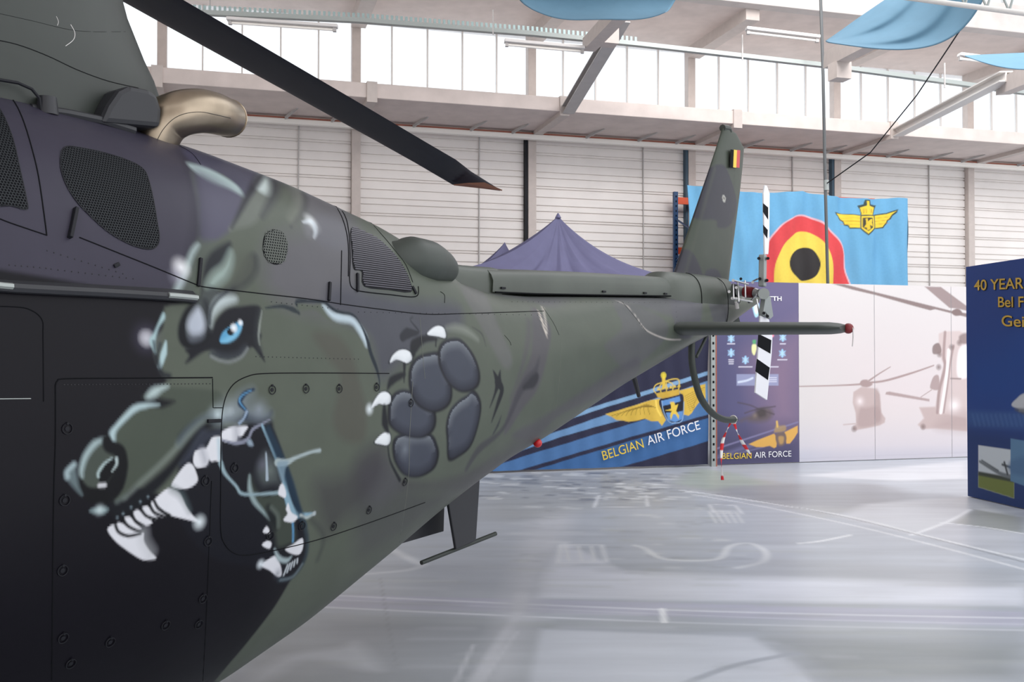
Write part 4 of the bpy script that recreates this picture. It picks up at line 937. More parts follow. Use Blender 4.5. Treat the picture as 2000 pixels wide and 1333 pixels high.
al(tA([(315, 697), (348, 694)]), 'd9dadf', .012, .005)
ap(tA([(255, 860), (320, 835), (368, 850), (340, 878), (290, 876)]), '8fa5a8', .008, .95); ag(tA([(315, 855)])[0], .03, 'd4e2e4', .7)
for p in ((430, 905), (468, 880), (520, 838), (580, 802), (630, 770)): ag(tA([p])[0], .010, '8fa2ac', .8)
# --- mouth
ap(tB([(0, 560), (100, 420), (170, 340), (280, 320), (540, 300), (600, 270), (620, 340), (700, 560), (760, 760), (820, 960), (830, 1080), (790, 1200), (660, 1310), (560, 1240), (200, 1160), (0, 900)]), '1b1c2a', .01)
ap(tB([(140, 330), (200, 340), (270, 330), (270, 370), (200, 400), (140, 460), (60, 540), (0, 560), (60, 460)]), '3b4150', .012, .8)
ap(tB([(0, 420), (60, 340), (160, 260), (280, 270), (400, 290), (560, 290), (600, 240), (600, 210), (560, 240), (450, 220), (430, 200), (400, 240), (280, 250), (180, 245), (80, 290), (0, 370)]), '232a36', .012)
ap(tB([(210, 235), (280, 225), (340, 200), (380, 140), (400, 100), (470, 70), (480, 100), (460, 160), (490, 200), (590, 225), (560, 260), (420, 250), (280, 260)]), '8794a0', .03, .55)
ag(tB([(330, 210)])[0], .09, 'b4c0c8', .6); ag(tB([(520, 200)])[0], .07, '9aa4b0', .7); ag(tB([(250, 235)])[0], .06, 'cfe0e4', .7)
al(tB([(485, 70), (430, 95), (395, 150), (415, 185), (440, 215), (430, 245)]), '1d3550', [.01, .02, .022, .012, .02], .004); al(tB([(470, 75), (410, 110), (393, 150), (430, 200)]), '5b93bd', [.004, .008, .004], .003)
al(tB([(440, 215), (420, 260), (392, 290)]), '8fa2b8', [.012, .008, .012], .003)
al(tB([(0, 420), (70, 330), (160, 255), (210, 240)]), '77858a', .02, .015, .6)
# teeth of the upper row
TW = 'dfe0e6'
def tooth(pts, f): ap(f(pts), TW, .0035, 1)
tooth([(280, 345), (350, 312), (385, 330), (380, 380), (365, 412), (300, 412), (277, 390)], tB); tooth([(365, 318), (445, 310), (425, 350), (410, 372), (385, 375), (375, 340)], tB)
tooth([(215, 385), (260, 376), (272, 390), (268, 480), (268, 540), (235, 535), (210, 540), (190, 520), (165, 480), (190, 430)], tB)
tooth([(110, 470), (170, 455), (195, 500), (190, 540), (170, 572), (115, 580), (92, 545), (95, 500)], tB)
tooth([(0, 610), (50, 555), (85, 560), (110, 610), (120, 665), (80, 705), (30, 718), (-30, 712), (-50, 690)], tB)
al(tB([(150, 470), (170, 540)]), '9a9ca8', .02, .015, .7); al(tB([(370, 330), (375, 400)]), '9a9ca8', .02, .015, .7); al(tB([(255, 400), (262, 520)]), 'a9c9d4', .012, .008, .7)
tooth([(690, 770), (750, 720), (790, 718), (840, 750), (880, 830), (920, 890), (965, 935), (870, 915), (760, 885), (720, 850), (670, 800)], tA)
al(tA([(790, 720), (850, 765), (900, 860)]), '5a6a6c', [.02, .02, .01], .015, .7)
ag(tA([(965, 935)])[0], .036, 'e6f0f4', 1, 1.2)
tooth([(645, 815), (670, 800), (710, 855), (745, 895), (690, 895), (650, 850)], tA); tooth([(590, 845), (625, 830), (660, 870), (690, 912), (650, 915), (600, 885)], tA)
tooth([(530, 880), (560, 855), (600, 880), (650, 925), (655, 940), (620, 958), (580, 940), (540, 910)], tA); tooth([(475, 910), (510, 900), (550, 935), (590, 985), (540, 985), (490, 955)], tA)
tooth([(425, 950), (445, 938), (500, 960), (560, 990), (570, 1010), (500, 1020), (450, 1000), (425, 975)], tA)
tooth([(368, 990), (385, 960), (420, 950), (440, 990), (490, 1025), (560, 1020), (600, 1000), (605, 1060), (640, 1120), (683, 1168), (640, 1180), (590, 1178), (510, 1130), (420, 1060)], tA)
for p in ([(418, 955), (440, 1000), (500, 1025), (580, 1010)], [(470, 920), (500, 960), (560, 990), (600, 990)], [(525, 880), (550, 930), (600, 960)], [(585, 850), (620, 895), (690, 918)], [(640, 815), (670, 870), (740, 900)], [(670, 795), (700, 850), (770, 890)]):
    al(tA(p), '10121a', .010, .004)
al(tA([(600, 1000), (610, 1060), (650, 1130)]), 'b7babf', .03, .02, .5)
# tongue, throat, saliva
ap(tB([(560, 470), (520, 540), (500, 620), (540, 700), (600, 690), (660, 690), (640, 600), (600, 500)]), '474e50', .02, .9); ag(tB([(590, 600)])[0], .07, '6f7a76', .8); ag(tB([(545, 560)])[0], .05, '77748a', .5)
ap(tB([(460, 630), (455, 700), (480, 780), (540, 860), (590, 930), (620, 1010), (640, 1100), (720, 1080), (760, 1040), (740, 900), (700, 800), (650, 740), (560, 760), (500, 720)]), '434b43', .014)
al(tB([(458, 630), (460, 720), (490, 800), (550, 870), (590, 920)]), '93a6a8', [.006, .02, .02, .012, .004], .006, .9)
al(tB([(580, 840), (610, 900), (630, 980)]), '20262a', [.02, .05, .01], .012, .9); al(tB([(600, 840), (640, 890), (645, 960)]), '6a746c', .012, .01, .8)
al(tB([(565, 485), (570, 580), (572, 655)]), 'a9b8c4', [.006, .01, .014], .003)
al(tB([(270, 550), (300, 620), (370, 700), (400, 745), (460, 755), (560, 750), (650, 742)]), '8fa6ae', [.02, .01, .012, .01, .014], .004)
al(tB([(280, 400), (360, 420), (420, 410), (455, 380), (480, 330), (540, 295), (590, 265)]), '8a8ea0', [.006, .012, .014, .01, .012, .008, .004], .003)
ap(tB([(440, 410), (465, 395), (482, 435), (455, 438)]), '93a4b4', .005, .9)
al(tB([(540, 305), (590, 420), (640, 540), (680, 640), (700, 760), (740, 870), (790, 890), (880, 880)]), '86a8ba', [.01, .012, .014, .02, .03, .035, .02, .012], .004)
al(tB([(580, 330), (650, 500), (720, 680), (770, 830), (820, 960)]), '1f3a50', [.03, .04, .04, .03, .02], .008, .9)
al(tB([(640, 545), (700, 545), (760, 515), (860, 478), (915, 468)]), 'a4b2b4', [.03, .025, .014, .012, .016], .004); ap(tB([(640, 545), (710, 540), (690, 590), (675, 680), (650, 620)]), '7f98a8', .006, .8)
al(tB([(790, 890), (830, 905), (880, 878)]), 'a9b4b4', .012, .004); ag(tB([(880, 878)])[0], .012, 'c4ccd0', .9, .6)
al(tB([(738, 930), (742, 1000), (740, 1060)]), '5b93bd', .010, .004)
# lower teeth
tooth([(645, 750), (655, 700), (675, 685), (695, 740), (690, 775), (665, 768)], tB); tooth([(710, 812), (730, 870), (770, 900), (740, 935), (690, 930), (680, 915), (705, 880), (695, 850)], tB)
tooth([(545, 1000), (570, 962), (590, 1005)], tB); tooth([(540, 1080), (575, 1055), (600, 1070), (590, 1105), (560, 1100)], tB)
tooth([(690, 1110), (740, 1080), (800, 1040), (805, 1100), (780, 1145), (730, 1140)], tB); tooth([(535, 1215), (600, 1165), (630, 1160), (660, 1220), (665, 1280), (640, 1290), (590, 1250)], tB)
ag(tB([(530, 1208)])[0], .026, 'dfe8ee', 1, 1.2); ag(tB([(640, 1270)])[0], .04, '5a6070', .6)
al(tB([(620, 1110), (650, 1170), (700, 1185), (730, 1160)]), '9fb0b4', [.006, .02, .02, .006], .006)
for k in range(5): al(tB([(680 + k * 22, 1280 - k * 20), (705 + k * 16, 1215 - k * 10)]), 'c4ccd2', .008, .003)
al(tB([(650, 1310), (720, 1300), (790, 1230), (830, 1130), (830, 1020), (800, 920)]), '33414a', .02, .008, .9); al(tB([(660, 1312), (740, 1290), (800, 1210)]), '7a8890', .008, .006, .7)
al(tB([(860, 920), (930, 1000), (935, 1080), (900, 1180)]), '34363a', .02, .012, .5)
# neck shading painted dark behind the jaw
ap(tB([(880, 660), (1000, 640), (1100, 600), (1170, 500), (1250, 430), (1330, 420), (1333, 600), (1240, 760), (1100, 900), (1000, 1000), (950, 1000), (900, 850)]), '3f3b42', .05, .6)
# --- paw
ap(tD([(385, 640), (400, 560), (500, 500), (520, 440), (570, 330), (640, 260), (730, 240), (860, 150), (960, 170), (1060, 250), (1120, 420), (1300, 520), (1200, 760), (1060, 1000), (900, 1200), (700, 1290), (480, 1280), (390, 1150), (370, 1000), (330, 950), (330, 740)]), '5b6257', .02, .9)
def pad(pts, tone='484d5a', hi='8d949c', glow=None):
    P_ = tD(pts); cx = sum(p[0] for p in P_) / len(P_); cy = sum(p[1] for p in P_) / len(P_)
    ap([(cx + (x - cx) * 1.10, cy + (y - cy) * 1.08) for x, y in P_], '171924', .008); ap(P_, '2c2f3e', .006)
    ap([(cx + (x - cx) * .86, cy + (y - cy) * .86 - 2) for x, y in P_], tone, .03, .9)
    A.rim([(cx + (x - cx) * .95, cy + (y - cy) * .95) for x, y in P_], hi, .05, .75, (-.35, 1))
pad([(425, 1000), (470, 960), (560, 950), (680, 955), (725, 1030), (735, 1110), (700, 1200), (600, 1255), (500, 1240), (440, 1160), (420, 1080)]); ag(tD([(500, 1060)])[0], .07, '8a929c', .6)
pad([(385, 780), (400, 700), (440, 645), (510, 630), (620, 680), (700, 760), (715, 850), (690, 920), (620, 965), (500, 950), (400, 880)])
pad([(545, 470), (590, 390), (680, 355), (760, 360), (800, 470), (835, 590), (830, 690), (780, 750), (690, 770), (590, 710), (545, 600)])
pad([(758, 330), (790, 270), (850, 248), (920, 260), (1000, 360), (1042, 480), (1035, 570), (980, 615), (900, 615), (820, 550), (765, 430)])
pad([(1000, 635), (1040, 680), (1055, 760), (1030, 900), (980, 1030), (900, 1100), (830, 1120), (820, 980), (815, 880), (840, 780), (900, 710), (960, 670)])
def claw(pts):
    P_ = tD(pts); cx = sum(p[0] for p in P_) / len(P_); cy = sum(p[1] for p in P_) / len(P_)
    ap([(cx + (x - cx) * 1.14, cy + (y - cy) * 1.16 + .5) for x, y in P_], '1c2430', .005, .9); ap(P_, 'e9edf0', .0035); A.rim(P_, 'a9b0b6', .03, .5, (1, -.6))
claw([(665, 205), (700, 160), (745, 140), (785, 155), (802, 200), (795, 230), (740, 218)])
claw([(388, 415), (405, 365), (450, 325), (500, 318), (545, 345), (548, 390), (510, 418), (470, 400), (430, 392)])
claw([(250, 750), (270, 700), (310, 645), (355, 632), (390, 660), (388, 710), (350, 730), (310, 720), (280, 735)])
claw([(275, 1008), (310, 960), (350, 935), (385, 945), (388, 1000), (365, 1028), (320, 1022)])
ag(tD([(235, 760)])[0], .034, 'e4ecf0', 1, 1.2)
al(tD([(480, 225), (520, 195), (600, 185), (540, 100), (555, 75)]), '2c2f38', [.04, .05, .012, .006, .004], .006, .9)
al(tD([(560, 350), (570, 290), (640, 240), (735, 240)]), '23262e', [.03, .06, .035, .01], .008); al(tD([(370, 610), (400, 550), (470, 510), (500, 500)]), '23262e', [.01, .04, .03, .01], .008)
al(tD([(495, 430), (492, 560)]), '23262e', [.022, .006], .005); al(tD([(345, 740), (350, 860), (375, 935)]), '20242c', [.02, .045, .01], .008); al(tD([(372, 1040), (390, 1150), (460, 1290)]), '272b30', [.008, .012, .018], .005)
al(tD([(730, 240), (728, 290)]), '23262e', .01, .004)
al(tD([(810, 160), (880, 155), (960, 180), (1040, 240)]), '8d938a', [.01, .03, .03, .01], .02, .8); al(tD([(1000, 150), (1070, 200), (1100, 290)]), '3c3f40', [.004, .012, .004], .006, .8)
al(tD([(1155, 470), (1185, 560), (1170, 640), (1130, 750)]), '24282e', [.004, .05, .02, .004], .005); al(tD([(1208, 470), (1200, 560), (1220, 620), (1190, 720), (1142, 860)]), '24282e', [.004, .05, .04, .03, .004], .005)
al(tD([(1215, 810), (1190, 880), (1155, 945)]), '3b3f42', [.004, .02, .01], .006)
al(tD([(1500, 370), (1470, 470), (1400, 560), (1340, 660), (1270, 830), (1200, 940), (1050, 1060), (960, 1200)]), '45444a', [.01, .04, .06, .05, .035, .03, .05, .04], .01, .8)
al(tD([(1480, 520), (1450, 560), (1380, 600)]), '36363c', [.05, .07, .02], .01, .9); al(tD([(1420, 100), (1415, 250), (1360, 480), (1280, 690)]), '57545a', [.03, .05, .03, .01], .015, .7)
al(tD([(1490, 25), (1520, 110), (1555, 230)]), 'cfc6ba', [.006, .02, .004], .004); al(tD([(1430, 20), (1490, 100), (1540, 220)]), '4a4640', .006, .004)
ap(tD([(520, 1290), (700, 1290), (900, 1250), (1060, 1180), (1200, 1100), (1100, 1333), (500, 1360)]), '47434a', .02, .4)
A.c = np.clip(A.c, 0, 1) * np.where(A.c.mean(1, keepdims=True) > .3, .82, .74) * np.clip(A.c.mean(1, keepdims=True) / .075, 0, 1) ** .5
nl, nu_ = P_low.shape[0] * P_low.shape[1], P_up.shape[0] * P_up.shape[1]
def part_grid(name, P, c, m='paint', flip=False, parent=None):
    o = grid_mesh(name, P, m, c, flip=flip); attach(o, parent or heli_root); return o
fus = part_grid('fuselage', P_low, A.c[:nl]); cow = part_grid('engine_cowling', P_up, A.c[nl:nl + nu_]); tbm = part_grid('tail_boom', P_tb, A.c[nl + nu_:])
# the far side, coarse, in plain camouflage
for nm, z0, z1, rng_, par in (('fuselage_far_side', lambda s: SPL, None, np.linspace(-2.2, S_END, 40), fus), ('cowling_far_side', None, lambda s: SPL, np.linspace(-2.2, S_END, 40), cow), ('boom_far_side', None, None, np.linspace(S_END, 6.9, 40), tbm)):
    Pf_, Zf = patch(rng_, z0, z1, 40, -1); B_ = Art(Zf.reshape(-1, 2), OL, lambda p: np.array(p, float))
    rg = random.Random(3)
    for k in range(9):
        cx, cz = rg.uniform(-2, 6), rg.uniform(.3, 2.4); B_.poly([(cx + rg.uniform(.3, .8) * math.cos(t), cz + rg.uniform(.15, .4) * math.sin(t)) for t in np.linspace(0, 6.28, 8)[:-1]], rg.choice(['3c3b42', '4a4950']), .02)
    part_grid(nm, Pf_, B_.c, flip=True, parent=par)
w_, z_ = half(-2.2); MB().add([heli(-2.2, a * k, b) for k in (1,) for a, b in zip(w_, z_)] + [heli(-2.2, -a, b) for a, b in list(zip(w_, z_))[::-1]], [tuple(range(320))]).build('nose_bulkhead', 'dark', heli_root, fixn=False)

# --- helpers on the skin
def on_sk(x, y, off=0.0): s, z = to_skin(x, y); return skin(s, z, off)
def seam(pts, r=.0022, m='seam', name='panel_seam', sm=True, off=.0004):
    P = smooth_poly(pts, False, 5) if sm else densify(pts, False, 6)
    return MB().tube([on_sk(x, y, off) for x, y in P], r, 5).build(name, m, heli_root, smooth=True)
hp = heli_root
t5 = sc(0, 160, 2.776); t6 = sc(600, 150, 2.962)
mk('seam_light', '6a6d66', .5)
# --- panel joints
seam([(-60, 400), (0, 428), (50, 446), (92, 460)]); seam([(155, 464), (230, 494), (300, 522), (375, 553), (400, 561), (460, 568), (520, 575), (600, 584), (665, 594)])
seam([(665, 594), (740, 604), (830, 614), (900, 613), (1000, 610), (1062, 608)]); seam([(-30, 172), (13, 187), (28, 200), (45, 235), (62, 290), (75, 345), (86, 420), (91, 459)])
seam([(108, 755), (112, 745), (130, 740), (260, 739), (415, 738)]); seam([(108, 752), (108, 860), (105, 960), (103, 1100), (101, 1330)])
seam([(760, 730), (620, 729), (520, 730), (485, 735), (455, 752), (438, 785), (432, 840), (431, 950), (431, 1035), (438, 1062), (455, 1080), (480, 1085), (530, 1077), (620, 1055), (720, 1022), (830, 982)], .0019)
seam([(415, 740), (416, 797), (434, 797)], .0015, sm=False); seam([(413, 940), (407, 1100), (403, 1200), (396, 1330)], .0014)
seam([(607, 370), (640, 384), (660, 410), (673, 440), (680, 480), (680, 540)], .0024); seam([(667, 490), (666, 540), (665, 596)], .0022)
seam([(806, 745), (800, 850), (797, 940), (780, 1060)], .0011, 'seam_light'); seam([(820, 620), (826, 700), (830, 740)], .0009, 'seam_light'); seam([(1097, 640), (1094, 720), (1086, 800)], .0009, 'seam_light')
seam([(85, 785), (84, 660), (82, 625), (60, 606), (30, 600), (-40, 598)], .0016); seam([(-40, 780), (60, 779)], .0016, 'metal_grey', sm=False)
seam([(1215, 590), (1240, 620), (1262, 648)], .0012)
for pts in ([(350, 285), (375, 300), (392, 322)], [(985, 655), (995, 667), (998, 675)], [(1060, 600), (1080, 630), (1092, 655)]): seam(pts, .0012)
seam([(860, 570), (868, 577), (868, 592)], .0016)
# rows of rivets
m = MB()
def rivs(a, b, n):
    for k in range(n):
        t = k / (n - 1); m.ball(on_sk(a[0] + (b[0] - a[0]) * t, a[1] + (b[1] - a[1]) * t, .0005), .0022, 6, 3)
rivs((18, 518), (90, 524), 7); rivs((100, 526), (260, 545), 13); rivs((92, 490), (240, 535), 12); rivs((125, 752), (410, 750), 42); rivs((500, 697), (700, 702), 26); rivs((20, 560), (300, 576), 18); rivs((1000, 590), (1300, 592), 30)
rivs((530, 590), (660, 604), 14); rivs((700, 610), (1050, 616), 30); rivs((1320, 590), (1322, 640), 6)
m.build('rivets', 'charcoal', hp, kind='stuff')
# ring fasteners
ring0 = None
for x, y in ((131, 838), (126, 978), (122, 1115), (123, 1247), (138, 1297), (215, 1255), (323, 1222), (388, 1220), (396, 1170), (401, 940), (406, 1058), (458, 915), (531, 762), (597, 760), (662, 760), (735, 757), (527, 1047), (589, 1028), (651, 1029), (720, 997), (790, 942), (802, 788)):
    s_, z_ = to_skin(x, y); p = skin(s_, z_, .003); n = skin_n(s_, z_)
    if ring0 is None:
        g_ = MB().torus((0, 0, 0), (0, 0, 1), .016, .0016, 16, 5); g_.cyl((0, .016, -.004), (0, .016, .003), .004, 8); g_.cyl((0, 0, -.004), (0, 0, -.001), .0075, 10)
        ring0 = g_.build('ring_fastener', 'dark', smooth=True); o = ring0
    else: o = ring0.copy(); COL.objects.link(o)
    o.matrix_basis = Matrix.Translation(p) @ n.to_track_quat('Z', 'Y').to_matrix().to_4x4(); o.parent = hp; o.matrix_parent_inverse = world_of(hp).inverted()
# handles
def handle(a, b, w=.016):
    p, q = on_sk(*a, .003), on_sk(*b, .003); o = MB().beam(p, q, .012, w, NX).build('handle', 'dark', hp, bevel=.002); return o
handle((146, 408), (134, 466), .028); handle((391, 505), (386, 560), .013); handle((643, 552), (641, 588), .014); handle((697, 535), (697, 570), .014); handle((804, 560), (812, 575), .012)
handle((222, 521), (232, 516), .008); handle((404, 823), (430, 822), .014)
# grille screens
def inside(p, poly):
    c = False; n = len(poly)
    for i in range(n):
        a, b = poly[i], poly[(i + 1) % n]
        if (a[1] > p[1]) != (b[1] > p[1]) and p[0] < (b[0] - a[0]) * (p[1] - a[1]) / (b[1] - a[1]) + a[0]: c = not c
    return c
def sheet(poly, off, m, name, parent, n=40):
    """a patch that follows the skin inside an outline given in skin coordinates"""
    lo, hi = poly.min(0), poly.max(0); b_ = MB(); idx = {}
    def v(i, j):
        if (i, j) not in idx: idx[(i, j)] = len(b_.v); b_.v.append(tuple(skin(lo[0] + (hi[0] - lo[0]) * i / n, lo[1] + (hi[1] - lo[1]) * j / n, off)))
        return idx[(i, j)]
    for i in range(n):
        for j in range(n):
            if inside((lo[0] + (hi[0] - lo[0]) * (i + .5) / n, lo[1] + (hi[1] - lo[1]) * (j + .5) / n), poly): b_.f.append((v(i, j), v(i + 1, j), v(i + 1, j + 1), v(i, j + 1)))
    return b_.build(name, m, parent)
def grille(pts, cell, name='grille', slats=False, rim=True, wire='wire', hole=.455):
    poly = hconv(smooth_poly(pts)); g0 = sheet(poly, .0015, 'black', name, hp, 70); b_ = MB(); lo, hi = poly.min(0), poly.max(0)  # black sheet stands in for the dark void behind the mesh
    if slats:
        z = lo[1]
        while z < hi[1]:
            xs2 = [lo[0] + (hi[0] - lo[0]) * k / 60 for k in range(61)]; run = [x for x in xs2 if inside((x, z), poly)]
            for a, b in zip(run[:-1], run[1:]):
                if b - a < (hi[0] - lo[0]) / 40: b_.add([skin(a, z, .003), skin(b, z, .003), skin(b, z + cell * .45, .006), skin(a, z + cell * .45, .006)], [(0, 1, 2, 3)])
            z += cell
    else:
        r1, r0 = cell * .56, cell * hole; j = 0; z = lo[1]
        while z < hi[1]:
            s_ = lo[0] + (cell / 2 if j % 2 else 0)
            while s_ < hi[0]:
                if inside((s_, z), poly):
                    vs = [skin(s_ + r * math.cos(math.pi * (k + .5) / 3), z + r * math.sin(math.pi * (k + .5) / 3), .003) for r in (r0, r1) for k in range(6)]
                    b_.add(vs, [(k, (k + 1) % 6, 6 + (k + 1) % 6, 6 + k) for k in range(6)])
                s_ += cell
            z += cell * .87; j += 1
    b_.build('mesh_wires' if not slats else 'louvre_slats', wire if not slats else 'metal_dark', g0, kind='stuff', fixn=False)
    if rim:
        P = list(poly[::2]) + [poly[0], poly[2]]; MB().tube([skin(a, b, .001) for a, b in P], .0025, 5, cap=False).build('grille_rim', 'dark', g0, smooth=True)
mk('metal_dark', '5a585f', .5, metal=.2); mk('wire', '262b30', .6); mk('paint_plain', '444a42', .42, noise=.18, nscale=2.2, bump=.05, bscale=9); mk('fairing', '2b302c', .5, noise=.12, nscale=3)
grille(t5([(332, 385), (352, 356), (400, 354), (560, 385), (700, 430), (770, 470), (800, 520), (830, 640), (850, 760), (862, 840), (850, 890), (800, 908), (700, 880), (580, 810), (470, 710), (400, 630), (350, 540), (328, 460)]), .0098)
grille([(-70, 200), (-30, 190), (0, 215), (24, 270), (38, 330), (52, 395), (50, 409), (20, 402), (-60, 385)], .0098)
grille([(537, 449), (552, 455), (560, 472), (561, 490), (555, 508), (543, 517), (528, 514), (516, 500), (513, 480), (516, 462), (525, 452)], .0125, wire='paint_plain', hole=.33, rim=False)
grille(t6([(255, 880), (330, 900), (400, 935), (460, 985), (520, 1050), (565, 1120), (590, 1180), (598, 1245), (470, 1232), (330, 1212), (318, 1135), (300, 1118), (268, 1108), (258, 1000)]), .0098, slats=True)
seam(t6([(150, 715), (215, 800), (240, 900), (248, 1050), (245, 1180), (270, 1230), (350, 1248), (480, 1262), (600, 1275), (640, 1262), (642, 1215)]), .0026)
seam(t6([(130, 700), (240, 760), (350, 830), (440, 925), (510, 1010), (570, 1090), (610, 1190)]), .0018)
# ledge over the cabin door
Pl = smooth_poly([(-90, 551), (0, 562), (100, 568), (200, 573), (320, 580), (376, 585)], False, 6)
MB().tube([on_sk(x, y, .012) for x, y in Pl], .017, 8).build('door_ledge', 'charcoal', hp, smooth=True)
MB().tube([on_sk(x, y, .026) for x, y in Pl if x > 318], .0095, 6).build('ledge_end_strip', 'metal_grey', hp, smooth=True)
MB().tube([on_sk(x, y, .026) for x, y in Pl if x < 24], .0095, 6).build('ledge_end_strip', 'metal_grey', hp, smooth=True)
sk_ = MB()
for (x0, y0), (x1, y1) in zip(Pl[:-1], Pl[1:]): sk_.add([on_sk(x0, y0 - 16, .002), on_sk(x1, y1 - 16, .002), on_sk(x1, y1 - 3, .026), on_sk(x0, y0 - 3, .026)], [(0, 1, 2, 3)])
sk_.build('ledge_skirt', 'charcoal', hp, smooth=True)
# --- exhaust
pth = [((296, 300), .24, .090), ((303, 268), .26, .092), ((322, 238), .29, .092), ((352, 222), .33, .088), ((385, 217), .345, .086), ((412, 220), .335, .083), ((432, 226), .30, .080), ((446, 231), .25, .076)]
pts = [on_w(x, y, w) for (x, y), w, _ in pth]; PP = smooth_poly([tuple(p) for p in pts], False, 5); RR = np.interp(np.linspace(0, 1, len(PP)), np.linspace(0, 1, len(pth)), [r for *_, r in pth])
ex_ = MB().tube([Vector(p) for p in PP], list(RR), 28, cap=False).build('exhaust_pipe', 'exhaust', hp, smooth=True)
s_ = ex_.modifiers.new('wall', 'SOLIDIFY'); s_.thickness = .004
MB().torus(PP[-1], Vector(PP[-1]) - Vector(PP[-2]), RR[-1], .004, 28, 6).build('pipe_lip', 'exhaust', ex_, smooth=True)
MB().cyl(Vector(PP[-3]), Vector(PP[-3]) + (Vector(PP[-2]) - Vector(PP[-3])) * .05, RR[-3] - .006, 24).build('pipe_inside', 'black', ex_)
dg = bpy.context.evaluated_depsgraph_get(); eb = BVHTree.FromPolygons([v.co[:] for v in ex_.data.vertices], [p.vertices[:] for p in ex_.data.polygons])
weld = [(304, 280), (318, 254), (338, 233), (362, 222), (392, 219), (420, 224), (450, 231)]
# --- mast fairing (rotor pylon)
rows = [(330, 325, .10), (290, 322, .10), (250, 318, .10), (215, 312, .10), (170, 297, .09), (130, 278, .085), (90, 262, .08), (50, 246, .075), (20, 238, .07), (-30, 226, .07), (-90, 214, .06), (-160, 205, .05)]
g_ = []
for y, xt, wr in rows:
    te = on_w(xt, y, .03); st, _, zt = hl(te); row = []
    for k in range(40):
        a = 2 * math.pi * k / 40; c = math.cos(a); sl = st - .95; L = .95; w_ = .36 * abs(math.sin(a)) ** .8 * (1 if math.sin(a) > 0 else -1) * (1 - .25 * max(0, c) ** 2)
        row.append(tuple(heli(sl + L * (abs(c) ** .9) * (1 if c > 0 else -1), w_, zt)))
    row.append(row[0]); g_.append(row)
fr = grid_mesh('mast_fairing', np.array(g_), 'fairing'); attach(fr, hp)
fb = BVHTree.FromPolygons([tuple(p) for r_ in g_ for p in r_], [(i * 41 + j, i * 41 + j + 1, (i + 1) * 41 + j + 1, (i + 1) * 41 + j) for i in range(len(g_) - 1) for j in range(40)])
def cast(b, pts, r, m, name, par, sm=True):
    P = [b.ray_cast(CAM, ray(x, y).normalized())[0] for x, y in smooth_poly(pts, False, 6)]; P = [p for p in P if p is not None]
    if len(P) > 2: MB().tube(P, r, 5).build(name, m, par)
def on_f(x, y, w=.33): return on_w(x, y, w)
cast(fb, [(-30, 74), (30, 86), (90, 108), (150, 136), (210, 158), (270, 172)], .0018, 'seam', 'panel_seam', fr)
cast(fb, [(138, 48), (146, 64), (143, 78), (128, 90)], .0012, 'off_white', 'scratch', fr); cast(fb, [(110, 32), (114, 42), (112, 50)], .0008, 'off_white', 'scratch', fr)
cast(fb, [(-30, 20), (60, 40), (150, 60), (245, 62)], .0008, 'seam', 'panel_seam', fr)
cast(eb, weld, .0014, 'dark', 'weld_seam', ex_)
# shroud of the far engine and small fittings on the deck
sp = [(196, 240), (212, 205), (232, 176), (252, 166), (292, 174), (309, 184), (318, 215), (315, 250)]
a = [on_w(x, y, .385) for x, y in sp]; MB().prism(a, -NX * .2).build('engine_shroud', 'charcoal', hp, bevel=.02)
MB().cyl(on_w(92, 225, .37), on_w(92, 190, .37), .038, 14, .030).build('deck_fitting', 'charcoal', hp, smooth=True)
MB().tube([on_w(x, y, .385) for x, y in ((-40, 150), (0, 156), (35, 162), (62, 174), (77, 192), (80, 215))], .006, 6).build('grab_rail', 'dark', hp, smooth=True)
MB().tube([on_w(x, y, .36) for x, y in ((60, 212), (130, 222), (200, 236), (262, 256))], .017, 8).build('deck_edge', 'charcoal', hp, smooth=True)
# --- main rotor
HUB = Vector((-1.98, 3.5, 3.27)); TIP = at_depth(958, 366, 8.35)
hub = MB().cyl(HUB - Vector((0, 0, .45)), HUB + Vector((0, 0, .12)), .13, 20).build('rotor_hub', 'dark', hp, smooth=True)
edge_px = [(120, -99.5, 77), (300, 2.5, 71), (387, 52, 68), (500, 116, 64), (608, 177, 60), (680, 218, 58), (780, 275, 54), (850, 315, 52)]
up_, lo_ = [], []
for x, y, ext in edge_px:
    # where this pixel's ray comes closest in plan to the hub-tip line
    r = ray(x, y); D = TIP - HUB; den = r.x * D.y - r.y * D.x; t = ((HUB.x - CAM.x) * D.y - (HUB.y - CAM.y) * D.x) / den; c = CAM + r * t
    h = Vector((D.y, -D.x, 0)).normalized(); best = None
    for k in range(-80, 81):
        f = math.radians(k * .75); v = h * math.cos(f) + Vector((0, 0, 1)) * math.sin(f)
        def pr_(P): q = P - CAM; return 1000 + F * q.x / q.dot(FW), 666.5 - F * q.dot(UP) / q.dot(FW)
        a_, b_ = pr_(c + v * .165), pr_(c - v * .165); sl = .577
        e_ = abs((a_[1] - sl * a_[0]) - (b_[1] - sl * b_[0]))
        sc_ = abs(e_ - ext) + abs(k) * .02
        if best is None or sc_ < best[0]: best = (sc_, v, (a_[1] - sl * a_[0]) < (b_[1] - sl * b_[0]))
    v = best[1]; up_.append(c + v * .165 if best[2] else c - v * .165); lo_.append(c - v * .165 if best[2] else c + v * .165)
root = HUB + (TIP - HUB).normalized() * .25
d8 = (TIP - CAM).dot(FW)
up_ += [at_depth(920, 335, 8.15), at_depth(978, 371.5, 8.42)]; lo_ += [at_depth(884, 361, 7.95), at_depth(976, 373, 8.42)]
nb = []
for a, b in zip(up_, lo_):
    ax = (b - a); n = ax.cross(TIP - HUB).normalized(); th_ = min(.016, ax.length * .08); row = []
    for k in range(14):
        t = 2 * math.pi * k / 14; row.append(tuple(a.lerp(b, .5 - .5 * math.cos(t)) + n * th_ * math.sin(t)))
    row.append(row[0]); nb.append(row)
